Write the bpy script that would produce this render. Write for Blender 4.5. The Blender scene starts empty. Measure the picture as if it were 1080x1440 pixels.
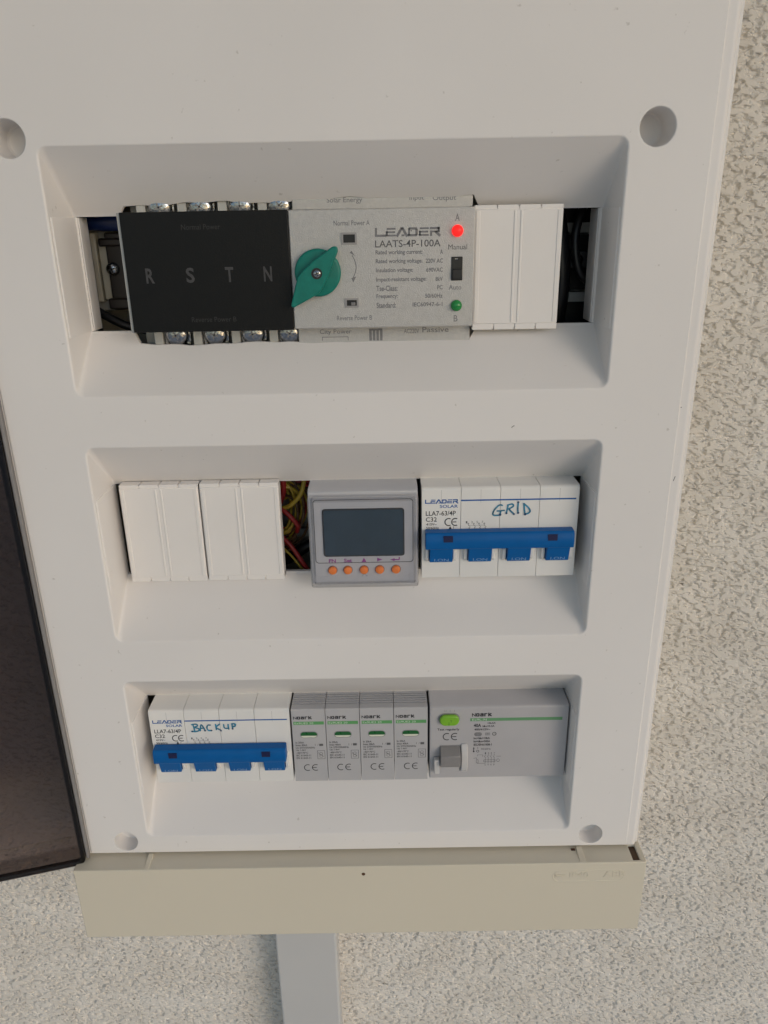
import bpy, bmesh, math, random
from mathutils import Vector, Matrix
from mathutils.geometry import tessellate_polygon
R = math.radians
random.seed(7)
SC = bpy.context.scene
COL = SC.collection
PI = math.pi

# ------------------------------------------------------------------ camera, sky, sun, exposure
# The panel is measured in millimetres: x right, y up, z INTO the wall; the front sheet of the panel is z = 0.
H0 = 1400.0                                   # height of the panel's origin above the ground
def P(x, y, z): return Vector((x, z, y + H0)) * 0.001
def D3(v): return Vector((v[0], v[2], v[1]))
CAMP = (17.70, 17.29, -314.65)
CR, CU, CF = (0.99984751, -0.01706428, -0.00371125), (0.01727573, 0.93546553, 0.35299545), (-0.00255186, -0.35300574, 0.93561768)
FPX = 1063.92
cam = bpy.data.objects.new('camera', bpy.data.cameras.new('camera')); COL.objects.link(cam)
r_, u_, b_ = D3(CR), D3(CU), -D3(CF)
M = Matrix((r_, u_, b_)).transposed().to_4x4(); M.translation = P(*CAMP)
cam.matrix_world = M
cam.data.sensor_fit = 'VERTICAL'; cam.data.sensor_height = 24; cam.data.lens = FPX / 1440 * 24
cam.data.clip_start = 0.01; cam.data.clip_end = 400
SC.camera = cam
SUN_AZ, SUN_EL = 42.0, 17.0                   # to the right of the panel's normal, above the horizon
world = bpy.data.worlds.new('World'); SC.world = world; world.use_nodes = True
wn = world.node_tree.nodes; bg = wn['Background']
sky = wn.new('ShaderNodeTexSky'); sky.sky_type = 'NISHITA'; sky.sun_disc = False
sky.sun_elevation = R(SUN_EL); sky.sun_rotation = R(180 - SUN_AZ)
sky.dust_density = 0.6; sky.air_density = 1.0; sky.ozone_density = 0.6
world.node_tree.links.new(sky.outputs[0], bg.inputs[0]); bg.inputs[1].default_value = 0.13
sun = bpy.data.objects.new('sun', bpy.data.lights.new('sun', 'SUN')); COL.objects.link(sun)
sun.data.energy = 0.60; sun.data.angle = R(30); sun.data.color = (1.0, 0.965, 0.955)
s_ = Vector((math.sin(R(SUN_AZ)) * math.cos(R(SUN_EL)), -math.cos(R(SUN_AZ)) * math.cos(R(SUN_EL)), math.sin(R(SUN_EL))))
sun.rotation_euler = s_.to_track_quat('Z', 'Y').to_euler(); sun.location = (2, -3, 3)
SC.view_settings.view_transform = 'Standard'; SC.view_settings.look = 'None'
SC.view_settings.exposure = 0.03; SC.view_settings.gamma = 1
SC.cycles.max_bounces = 10; SC.cycles.transparent_max_bounces = 16

# ------------------------------------------------------------------ materials
MATS = {}
def mat(name, col, rough=0.4, var=0.04, vscale=40, metal=0.0, bump=0.0, bscale=900, spec=0.5, coat=0.0, grime=0.0, sss=0.0):
    m = bpy.data.materials.new(name); m.use_nodes = True
    nt = m.node_tree; N = nt.nodes; L = nt.links; b = N['Principled BSDF']
    tc = N.new('ShaderNodeTexCoord')
    nz = N.new('ShaderNodeTexNoise'); nz.inputs['Scale'].default_value = vscale; nz.inputs['Detail'].default_value = 4
    L.new(tc.outputs['Object'], nz.inputs['Vector'])
    mp = N.new('ShaderNodeMapRange'); mp.inputs['From Min'].default_value = 0.3; mp.inputs['From Max'].default_value = 0.7
    mp.inputs['To Min'].default_value = 1 - var; mp.inputs['To Max'].default_value = 1 + var
    L.new(nz.outputs[0], mp.inputs['Value'])
    mx = N.new('ShaderNodeMix'); mx.data_type = 'RGBA'; mx.blend_type = 'MULTIPLY'; mx.inputs[0].default_value = 1
    mx.inputs[6].default_value = (*col, 1); L.new(mp.outputs[0], mx.inputs[7])
    out = mx.outputs[2]
    if grime:
        n2 = N.new('ShaderNodeTexNoise'); n2.inputs['Scale'].default_value = 330; n2.inputs['Detail'].default_value = 2
        L.new(tc.outputs['Object'], n2.inputs['Vector'])
        cr = N.new('ShaderNodeMapRange'); cr.inputs['From Min'].default_value = 0.735; cr.inputs['From Max'].default_value = 0.79
        cr.inputs['To Min'].default_value = 0; cr.inputs['To Max'].default_value = grime
        L.new(n2.outputs[0], cr.inputs['Value'])
        m2 = N.new('ShaderNodeMix'); m2.data_type = 'RGBA'; L.new(cr.outputs[0], m2.inputs[0]); L.new(out, m2.inputs[6])
        m2.inputs[7].default_value = (0.22, 0.19, 0.15, 1); out = m2.outputs[2]
    L.new(out, b.inputs['Base Color'])
    rr = N.new('ShaderNodeMapRange'); rr.inputs['To Min'].default_value = max(rough - 0.06, 0.02); rr.inputs['To Max'].default_value = rough + (0.06 if not grime else 0.05)
    if grime:
        rr.inputs['From Min'].default_value = 0.35; rr.inputs['From Max'].default_value = 0.7
        n4 = N.new('ShaderNodeTexNoise'); n4.inputs['Scale'].default_value = 22; n4.inputs['Detail'].default_value = 5; n4.inputs['Distortion'].default_value = 1.2
        L.new(tc.outputs['Object'], n4.inputs['Vector']); L.new(n4.outputs[0], rr.inputs['Value'])
    else: L.new(nz.outputs[0], rr.inputs['Value']); L.new(rr.outputs[0], b.inputs['Roughness'])
    b.inputs['Metallic'].default_value = metal; b.inputs['Specular IOR Level'].default_value = spec
    b.inputs['Coat Weight'].default_value = coat
    if bump:
        n3 = N.new('ShaderNodeTexNoise'); n3.inputs['Scale'].default_value = bscale; n3.inputs['Detail'].default_value = 3
        L.new(tc.outputs['Object'], n3.inputs['Vector'])
        bp = N.new('ShaderNodeBump'); bp.inputs['Strength'].default_value = bump; bp.inputs['Distance'].default_value = 0.0004
        L.new(n3.outputs[0], bp.inputs['Height']); L.new(bp.outputs[0], b.inputs['Normal'])
    MATS[name] = m
    return m
panel_white = mat('panel_white', (0.80, 0.775, 0.76), 0.09, 0.02, 12, grime=0.3)
body_beige = mat('body_beige', (0.685, 0.63, 0.515), 0.24, 0.015, 9)
blank_white = mat('blank_white', (0.82, 0.79, 0.765), 0.42, 0.02, 30, bump=0.05, bscale=700)
breaker_white = mat('breaker_white', (0.77, 0.76, 0.74), 0.42, 0.02, 60, bump=0.12, bscale=2500)
device_grey = mat('device_grey', (0.455, 0.45, 0.465), 0.45, 0.03, 60, bump=0.15, bscale=2500)
rcd_grey = mat('switch_grey', (0.45, 0.44, 0.455), 0.45, 0.03, 60, bump=0.15, bscale=2500)
meter_grey = mat('meter_grey', (0.50, 0.50, 0.525), 0.45, 0.02, 60, bump=0.1, bscale=2500)
label_grey = mat('label_grey', (0.50, 0.49, 0.475), 0.34, 0.05, 700, bump=0.5, bscale=2200, spec=0.6, metal=0.25)
terminal_grey = mat('terminal_grey', (0.47, 0.47, 0.45), 0.5, 0.05, 200)
black_film = mat('black_film', (0.004, 0.004, 0.004), 0.45, 0.15, 80, bump=0.12, bscale=1500, spec=0.3)
black_plastic = mat('black_plastic', (0.012, 0.012, 0.013), 0.4, 0.1, 200)
dark_brown = mat('dark_brown', (0.028, 0.02, 0.017), 0.4, 0.1, 200)
handle_blue = mat('handle_blue', (0.001, 0.108, 0.36), 0.42, 0.05, 150, bump=0.08, bscale=2500, spec=0.22)
navy = mat('navy', (0.004, 0.008, 0.06), 0.5, 0.05, 200)
ink_blue = mat('ink_blue', (0.01, 0.10, 0.36), 0.5, 0.03, 300)
ink_dark = mat('ink_dark', (0.03, 0.03, 0.035), 0.5, 0.1, 900)
ink_grey = mat('ink_grey', (0.20, 0.20, 0.21), 0.5, 0.15, 900)
ink_mid = mat('ink_mid', (0.11, 0.11, 0.115), 0.5, 0.15, 900)
ink_film = mat('ink_film', (0.055, 0.054, 0.056), 0.6, 0.2, 900)
ink_film_faint = mat('ink_film_faint', (0.026, 0.025, 0.025), 0.6, 0.2, 900)
ink_pale = mat('ink_pale', (0.62, 0.72, 0.60), 0.5, 0.05, 900)
ink_handle = mat('ink_handle', (0.20, 0.36, 0.62), 0.5, 0.05, 900)
marker_teal = mat('marker_teal', (0.03, 0.21, 0.34), 0.45, 0.5, 500)
marker_dot = mat('marker_dot', (0.01, 0.06, 0.15), 0.45, 0.1, 500)
ink_purple = mat('ink_purple', (0.28, 0.05, 0.26), 0.5, 0.05, 900)
stripe_green = mat('stripe_green', (0.11, 0.34, 0.12), 0.5, 0.04, 300)
stripe_dull = mat('stripe_dull', (0.13, 0.31, 0.15), 0.5, 0.04, 300)
flag_green = mat('flag_green', (0.012, 0.115, 0.03), 0.3, 0.05, 300)
flag_pale = mat('flag_pale', (0.72, 0.74, 0.62), 0.25, 0.05, 300)
button_green = mat('button_green', (0.20, 0.46, 0.03), 0.3, 0.04, 300)
orange = mat('orange', (0.95, 0.23, 0.02), 0.45, 0.06, 300)
teal = mat('teal', (0.006, 0.19, 0.15), 0.42, 0.12, 250, bump=0.1, bscale=900, spec=0.35)
toggle_grey = mat('toggle_grey', (0.24, 0.23, 0.23), 0.4, 0.05, 300)
cheek_grey = mat('cheek_grey', (0.56, 0.55, 0.55), 0.45, 0.03, 300)
frame_grey = mat('frame_grey', (0.33, 0.32, 0.32), 0.5, 0.05, 300)
recess_grey = mat('recess_grey', (0.28, 0.28, 0.29), 0.5, 0.05, 300)
chrome = mat('chrome', (0.36, 0.37, 0.39), 0.16, 0.25, 900, metal=1.0, bump=0.5, bscale=700)
conduit_grey = mat('conduit_grey', (0.54, 0.54, 0.54), 0.4, 0.02, 20, bump=0.03, bscale=200)
rust = mat('rust', (0.10, 0.045, 0.02), 0.8, 0.2, 900)
pit_dark = mat('pit_dark', (0.10, 0.06, 0.035), 0.8, 0.1, 300)
wire_red = mat('wire_red', (0.30, 0.018, 0.018), 0.35, 0.08, 300)
wire_yellow = mat('wire_yellow', (0.42, 0.29, 0.03), 0.35, 0.08, 300)
wire_brown = mat('wire_brown', (0.10, 0.05, 0.02), 0.4, 0.1, 300)
wire_black = mat('wire_black', (0.012, 0.012, 0.014), 0.35, 0.1, 300)
wire_blue = mat('wire_blue', (0.01, 0.025, 0.11), 0.4, 0.1, 300)
paving = mat('paving', (0.60, 0.56, 0.525), 0.85, 0.12, 6, bump=0.3, bscale=300)
screen_mat = mat('screen', (0.026, 0.048, 0.068), 0.22, 0.08, 160)
screen_ghost = mat('screen_ghost', (0.020, 0.034, 0.047), 0.22, 0.05, 160)

def lamp_mat(name, col, emit):
    m = mat(name, col, 0.35, 0.05, 500, spec=0.3)
    b = m.node_tree.nodes['Principled BSDF']
    b.inputs['Emission Color'].default_value = (*emit[0], 1); b.inputs['Emission Strength'].default_value = emit[1]
    return m
lamp_red = lamp_mat('lamp_red', (0.8, 0.02, 0.02), ((1.0, 0.015, 0.012), 1.1))
lamp_green = mat('lamp_green', (0.02, 0.26, 0.06), 0.2, 0.15, 900)

def clear_mat(name, tint, rough=0.04, gloss=1.0):
    m = bpy.data.materials.new(name); m.use_nodes = True
    nt = m.node_tree; N = nt.nodes; L = nt.links
    N.remove(N['Principled BSDF'])
    t = N.new('ShaderNodeBsdfTransparent'); t.inputs[0].default_value = (*tint, 1)
    g = N.new('ShaderNodeBsdfGlossy'); g.inputs['Roughness'].default_value = rough; g.inputs[0].default_value = (gloss, gloss, gloss, 1)
    lw = N.new('ShaderNodeLayerWeight'); lw.inputs[0].default_value = 0.5
    pw = N.new('ShaderNodeMath'); pw.operation = 'POWER'; L.new(lw.outputs['Facing'], pw.inputs[0]); pw.inputs[1].default_value = 4
    f = N.new('ShaderNodeMath'); f.operation = 'MULTIPLY_ADD'; L.new(pw.outputs[0], f.inputs[0]); f.inputs[1].default_value = 0.9; f.inputs[2].default_value = 0.04
    n = N.new('ShaderNodeTexNoise'); n.inputs['Scale'].default_value = 9
    bp = N.new('ShaderNodeBump'); bp.inputs['Strength'].default_value = 0.03; bp.inputs['Distance'].default_value = 0.002
    L.new(n.outputs[0], bp.inputs['Height']); L.new(bp.outputs[0], g.inputs['Normal'])
    mx = N.new('ShaderNodeMixShader'); L.new(f.outputs[0], mx.inputs[0]); L.new(t.outputs[0], mx.inputs[1]); L.new(g.outputs[0], mx.inputs[2])
    L.new(mx.outputs[0], N['Material Output'].inputs[0])
    return m
smoked = clear_mat('smoked_pane', (0.50, 0.45, 0.445), 0.02)
smoked_edge = clear_mat('smoked_rim', (0.40, 0.36, 0.355), 0.06)
smoked_lip = clear_mat('smoked_lip', (0.30, 0.26, 0.25), 0.1)
clear_cover = clear_mat('clear_cover', (0.98, 0.98, 0.985), 0.05)
cover_rim = clear_mat('cover_rim', (0.88, 0.88, 0.89), 0.10)

def stucco():
    m = bpy.data.materials.new('stucco'); m.use_nodes = True; m.displacement_method = 'BOTH'
    nt = m.node_tree; N = nt.nodes; L = nt.links; b = N['Principled BSDF']
    tc = N.new('ShaderNodeTexCoord')
    def noise(scale, detail=3, dist=0.0, rough=0.5):
        n = N.new('ShaderNodeTexNoise'); n.inputs['Scale'].default_value = scale; n.inputs['Detail'].default_value = detail
        n.inputs['Distortion'].default_value = dist; n.inputs['Roughness'].default_value = rough
        L.new(tc.outputs['Object'], n.inputs['Vector']); return n.outputs[0]
    def rng(v, a, c, lo, hi, smooth=True):
        r = N.new('ShaderNodeMapRange'); r.interpolation_type = 'SMOOTHSTEP' if smooth else 'LINEAR'
        r.inputs['From Min'].default_value = a; r.inputs['From Max'].default_value = c
        r.inputs['To Min'].default_value = lo; r.inputs['To Max'].default_value = hi
        L.new(v, r.inputs['Value']); return r.outputs[0]
    def math_(op, a, c):
        n = N.new('ShaderNodeMath'); n.operation = op
        for i, v in enumerate((a, c)):
            if isinstance(v, (int, float)): n.inputs[i].default_value = v
            else: L.new(v, n.inputs[i])
        return n.outputs[0]
    mpg = N.new('ShaderNodeMapping'); mpg.inputs['Rotation'].default_value = (0, R(38), 0); mpg.inputs['Scale'].default_value = (0.82, 1, 1.3)
    L.new(tc.outputs['Object'], mpg.inputs['Vector'])
    def strokes(scale, detail):
        n = N.new('ShaderNodeTexNoise'); n.inputs['Scale'].default_value = scale; n.inputs['Detail'].default_value = detail
        L.new(mpg.outputs[0], n.inputs['Vector']); return n.outputs[0]
    holes = rng(strokes(255, 1.4), 0.33, 0.55, 0, 1)          # hollows dragged by the float
    pits = rng(strokes(430, 0.8), 0.26, 0.42, 0, 1)            # small sharp pits
    fine = noise(700, 2)
    broad = noise(70, 2)
    h = math_('ADD', math_('ADD', math_('MULTIPLY', holes, 0.85), math_('MULTIPLY', pits, 0.35)), math_('ADD', math_('MULTIPLY', fine, 0.05), math_('MULTIPLY', broad, 0.6)))
    dsp = N.new('ShaderNodeDisplacement'); dsp.inputs['Scale'].default_value = 0.0020; dsp.inputs['Midlevel'].default_value = 0.95
    L.new(h, dsp.inputs['Height']); L.new(dsp.outputs[0], N['Material Output'].inputs['Displacement'])
    cr = N.new('ShaderNodeMix'); cr.data_type = 'RGBA'; L.new(rng(noise(30, 4), 0.3, 0.7, 0, 1), cr.inputs[0])
    cr.inputs[6].default_value = (0.68, 0.64, 0.585, 1); cr.inputs[7].default_value = (0.75, 0.715, 0.665, 1)
    sp = N.new('ShaderNodeMix'); sp.data_type = 'RGBA'; L.new(rng(strokes(390, 1.5), 0.66, 0.76, 0, 0.06), sp.inputs[0])   # darker grains in the render
    L.new(cr.outputs[2], sp.inputs[6]); sp.inputs[7].default_value = (0.24, 0.20, 0.155, 1)
    L.new(sp.outputs[2], b.inputs['Base Color'])
    b.inputs['Roughness'].default_value = 0.75; b.inputs['Specular IOR Level'].default_value = 0.3
    return m
stucco_mat = stucco()

# ------------------------------------------------------------------ building helpers
ORG = {}                                       # origin of every thing, panel mm
def thing(name, label, cat, org=(0, 0, 0), group=None):
    o = bpy.data.objects.new(name, None); COL.objects.link(o)
    o.empty_display_size = 0.01; o.location = P(*org)
    o['label'] = label; o['category'] = cat
    if group: o['group'] = group
    ORG[o] = org
    return o
class MB:
    def __init__(s): s.v = []; s.f = []; s.sm = []
    def add(s, vs, fs, smooth=False):
        k = len(s.v); s.v += [tuple(v) for v in vs]
        for f in fs: s.f.append(tuple(i + k for i in f)); s.sm.append(smooth)
        return s
    def box(s, x0, x1, y0, y1, z0, z1):
        vs = [(x, y, z) for x in (x0, x1) for y in (y0, y1) for z in (z0, z1)]
        return s.add(vs, [(0, 1, 3, 2), (4, 6, 7, 5), (0, 4, 5, 1), (2, 3, 7, 6), (0, 2, 6, 4), (1, 5, 7, 3)])
    def prism(s, pts, z0, z1, smooth=False):             # polygon in x, y from z0 to z1
        n = len(pts); vs = [(x, y, z0) for x, y in pts] + [(x, y, z1) for x, y in pts]
        s.add(vs, [tuple(range(n)), tuple(range(2 * n - 1, n - 1, -1))])
        k = len(s.v) - 2 * n
        for i in range(n):
            j = (i + 1) % n; s.f.append((k + i, k + j, k + n + j, k + n + i)); s.sm.append(smooth)
        return s
    def xprism(s, pts, x0, x1):                          # polygon in (z, y) extruded along x
        n = len(pts); vs = [(x0, y, z) for z, y in pts] + [(x1, y, z) for z, y in pts]
        fs = [tuple(range(n)), tuple(range(2 * n - 1, n - 1, -1))] + [(i, (i + 1) % n, n + (i + 1) % n, n + i) for i in range(n)]
        return s.add(vs, fs)
    def cyl(s, cx, cy, z0, z1, r0, r1=None, n=32):
        r1 = r0 if r1 is None else r1
        a = [(math.cos(2 * PI * i / n), math.sin(2 * PI * i / n)) for i in range(n)]
        vs = [(cx + c * r0, cy + d * r0, z0) for c, d in a] + [(cx + c * r1, cy + d * r1, z1) for c, d in a]
        s.add(vs, [tuple(range(n)), tuple(range(2 * n - 1, n - 1, -1))])
        k = len(s.v) - 2 * n
        for i in range(n):
            j = (i + 1) % n; s.f.append((k + i, k + j, k + n + j, k + n + i)); s.sm.append(True)
        return s
    def lathe(s, cx, cy, prof, n=28):                    # prof: (r, z), from the rim to the middle
        vs = []; fs = []
        for r, z in prof:
            for i in range(n): vs.append((cx + r * math.cos(2 * PI * i / n), cy + r * math.sin(2 * PI * i / n), z))
        for a in range(len(prof) - 1):
            for i in range(n):
                j = (i + 1) % n; fs.append((a * n + i, a * n + j, (a + 1) * n + j, (a + 1) * n + i))
        return s.add(vs, fs, True)
    def loft(s, rings, smooth=False, closed=True):
        n = len(rings[0]); vs = [v for r in rings for v in r]; fs = []
        for a in range(len(rings) - 1):
            for i in range(n if closed else n - 1):
                j = (i + 1) % n; fs.append((a * n + i, a * n + j, (a + 1) * n + j, (a + 1) * n + i))
        return s.add(vs, fs, smooth)
    def tube(s, pts, r, n=10):
        pts = [Vector(p) for p in pts]; rings = []
        up = Vector((0.3, 0.2, 1)).normalized()
        for i, p in enumerate(pts):
            t = (pts[min(i + 1, len(pts) - 1)] - pts[max(i - 1, 0)]).normalized()
            a = t.cross(up); a = a.normalized() if a.length > 1e-4 else Vector((1, 0, 0)); b = t.cross(a)
            rings.append([p + (a * math.cos(2 * PI * k / n) + b * math.sin(2 * PI * k / n)) * r for k in range(n)])
        s.loft(rings, True)
        k = len(s.v); m = n * len(pts)
        s.f.append(tuple(range(k - m, k - m + n))); s.sm.append(False)
        s.f.append(tuple(range(k - n, k))); s.sm.append(False)
        return s
    # flat print, laid on the plane z
    def poly(s, pts, z): return s.add([(x, y, z) for x, y in pts], [tuple(range(len(pts)))])
    def stroke(s, pts, w, z, caps=True):
        k = 0
        for (x0, y0), (x1, y1) in zip(pts[:-1], pts[1:]):
            d = Vector((x1 - x0, y1 - y0)); 
            if d.length < 1e-6: continue
            d.normalize(); nx, ny = -d.y * w / 2, d.x * w / 2
            zz = z - 0.0015 * k; k += 1
            s.poly([(x0 + nx, y0 + ny), (x0 - nx, y0 - ny), (x1 - nx, y1 - ny), (x1 + nx, y1 + ny)], zz)
        if caps:
            for q, (x, y) in enumerate(pts):
                s.poly([(x + w / 2 * math.cos(2 * PI * i / 8), y + w / 2 * math.sin(2 * PI * i / 8)) for i in range(8)], z - 0.0015 * (k + q) - 0.001)
        return s
    def ring(s, cx, cy, r, w, z, a0=0, a1=360, n=20, sx=1.0):
        fs = []; vs = []
        for i in range(n + 1):
            a = R(a0 + (a1 - a0) * i / n)
            for rr in (r - w / 2, r + w / 2): vs.append((cx + sx * rr * math.cos(a), cy + rr * math.sin(a), z))
        for i in range(n): fs.append((2 * i, 2 * i + 1, 2 * i + 3, 2 * i + 2))
        return s.add(vs, fs)
    def text(s, t, x, y, w, h, z, bold=0.0, shear=0.0, tilt=0.0, depth=0.0):
        cu = bpy.data.curves.new('t', 'FONT'); cu.body = t; cu.size = 1; cu.offset = bold; cu.shear = shear; cu.resolution_u = 3
        o = bpy.data.objects.new('t', cu); me = bpy.data.meshes.new_from_object(o)
        xs = [v.co.x for v in me.vertices]; ys = [v.co.y for v in me.vertices]
        x0, x1, y0, y1 = min(xs), max(xs), min(ys), max(ys)
        k = (h / (y1 - y0)); kx = k if w is None else w / (x1 - x0)
        s.add([(x + (v.co.x - x0) * kx, y + (v.co.y - y0) * k + tilt * (v.co.x - x0) * kx, z) for v in me.vertices], [tuple(p.vertices) for p in me.polygons])
        bpy.data.objects.remove(o); bpy.data.curves.remove(cu); bpy.data.meshes.remove(me)
        return s
    def build(s, name, material, parent=None, bevel=0.0, seg=2, org=None, flat=False, weld=False):
        if org is None:
            q = parent
            while q is not None and q not in ORG: q = q.parent
            org = ORG[q] if q is not None else (0, 0, 0)
        me = bpy.data.meshes.new(name)
        ox, oy, oz = org
        me.from_pydata([((x - ox) / 1000, (z - oz) / 1000, (y - oy) / 1000) for x, y, z in s.v], [], s.f)
        for p, q in zip(me.polygons, s.sm): p.use_smooth = q
        bm = bmesh.new(); bm.from_mesh(me)
        if weld: bmesh.ops.remove_doubles(bm, verts=bm.verts, dist=1e-6)
        if flat:
            for f in bm.faces:
                f.normal_update()
                if f.normal.y > 0: f.normal_flip()
        else: bmesh.ops.recalc_face_normals(bm, faces=bm.faces)
        bm.to_mesh(me); bm.free()
        me.materials.append(material)
        o = bpy.data.objects.new(name, me); COL.objects.link(o)
        if parent is not None: o.parent = parent
        else: o.location = P(*org)
        if bevel:
            md = o.modifiers.new('bevel', 'BEVEL'); md.width = bevel / 1000; md.segments = seg; md.limit_method = 'ANGLE'; md.angle_limit = R(35)
            md.harden_normals = False
            for p in me.polygons: p.use_smooth = True
            me.set_sharp_from_angle(angle=R(38))
        return o
def rr(hx, hy, c, cx=0, cy=0, n=5, top=None):
    """rounded rectangle, counter-clockwise from the right of the bottom edge"""
    pts = []
    for sx, sy, a0 in ((1, -1, -90), (1, 1, 0), (-1, 1, 90), (-1, -1, 180)):
        for i in range(n + 1):
            a = R(a0 + 90 * i / n)
            pts.append((cx + sx * (hx - c) + c * math.cos(a), cy + sy * (hy - c) + c * math.sin(a)))
    return pts
def bez(p, n=24):
    """smooth curve through the points (Catmull-Rom)"""
    p = [Vector(q) for q in p]; out = []
    for i in range(len(p) - 1):
        a, b, c, d = p[max(i - 1, 0)], p[i], p[i + 1], p[min(i + 2, len(p) - 1)]
        m = max(2, n // (len(p) - 1))
        for k in range(m):
            t = k / m
            out.append(0.5 * ((2 * b) + (c - a) * t + (2 * a - 5 * b + 4 * c - d) * t * t + (3 * b - a - 3 * c + d) * t ** 3))
    out.append(p[-1]); return out
def copy_tree(o, parent=None):
    c = o.copy(); COL.objects.link(c)
    if parent is not None: c.parent = parent
    for ch in list(o.children): copy_tree(ch, c)
    return c

ROW = (0.0, -117.5, -235.0)                    # centre lines of the three device rows
# ------------------------------------------------------------------ setting
def make_wall():
    WZ = 80.0
    def line(a, b, d, far):
        n = int((b - a) / d); return [-far, (a - far) / 2] + [a + (b - a) * i / n for i in range(n + 1)] + [(b + far) / 2, far]
    xs = line(-290, 330, 1.0, 2600); ys = line(-600, 170, 1.0, 1398)
    nx, ny = len(xs), len(ys)
    vs = [(x / 1000, 0, (y + 0) / 1000) for y in ys for x in xs]
    fs = []
    for j in range(ny - 1):
        for i in range(nx - 1):
            if -140 < xs[i] and xs[i + 1] < 140 and -335 < ys[j] and ys[j + 1] < 150: continue
            k = j * nx + i; fs.append((k, k + 1, k + nx + 1, k + nx))
    me = bpy.data.meshes.new('stucco_wall'); me.from_pydata(vs, [], fs); me.materials.append(stucco_mat)
    for p in me.polygons: p.use_smooth = True
    o = bpy.data.objects.new('stucco_wall', me); COL.objects.link(o); o.location = P(0, 0, WZ)
    o['label'] = 'rough off-white stucco wall behind the electrical panel'; o['category'] = 'wall'
    return o
make_wall()
g = bpy.data.meshes.new('ground'); g.from_pydata([(-60, -60, 0), (60, -60, 0), (60, 0.079, 0), (-60, 0.079, 0)], [], [(0, 1, 2, 3)]); g.materials.append(paving)
go = bpy.data.objects.new('ground', g); COL.objects.link(go); go['kind'] = 'structure'

# roof overhang above the panel (out of frame): it keeps the high sky off the ledges, as in the photograph
MB().box(-3500, 3500, 950, 1070, -1500, 85).build('roof_overhang', blank_white, None)['kind'] = 'structure'

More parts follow.
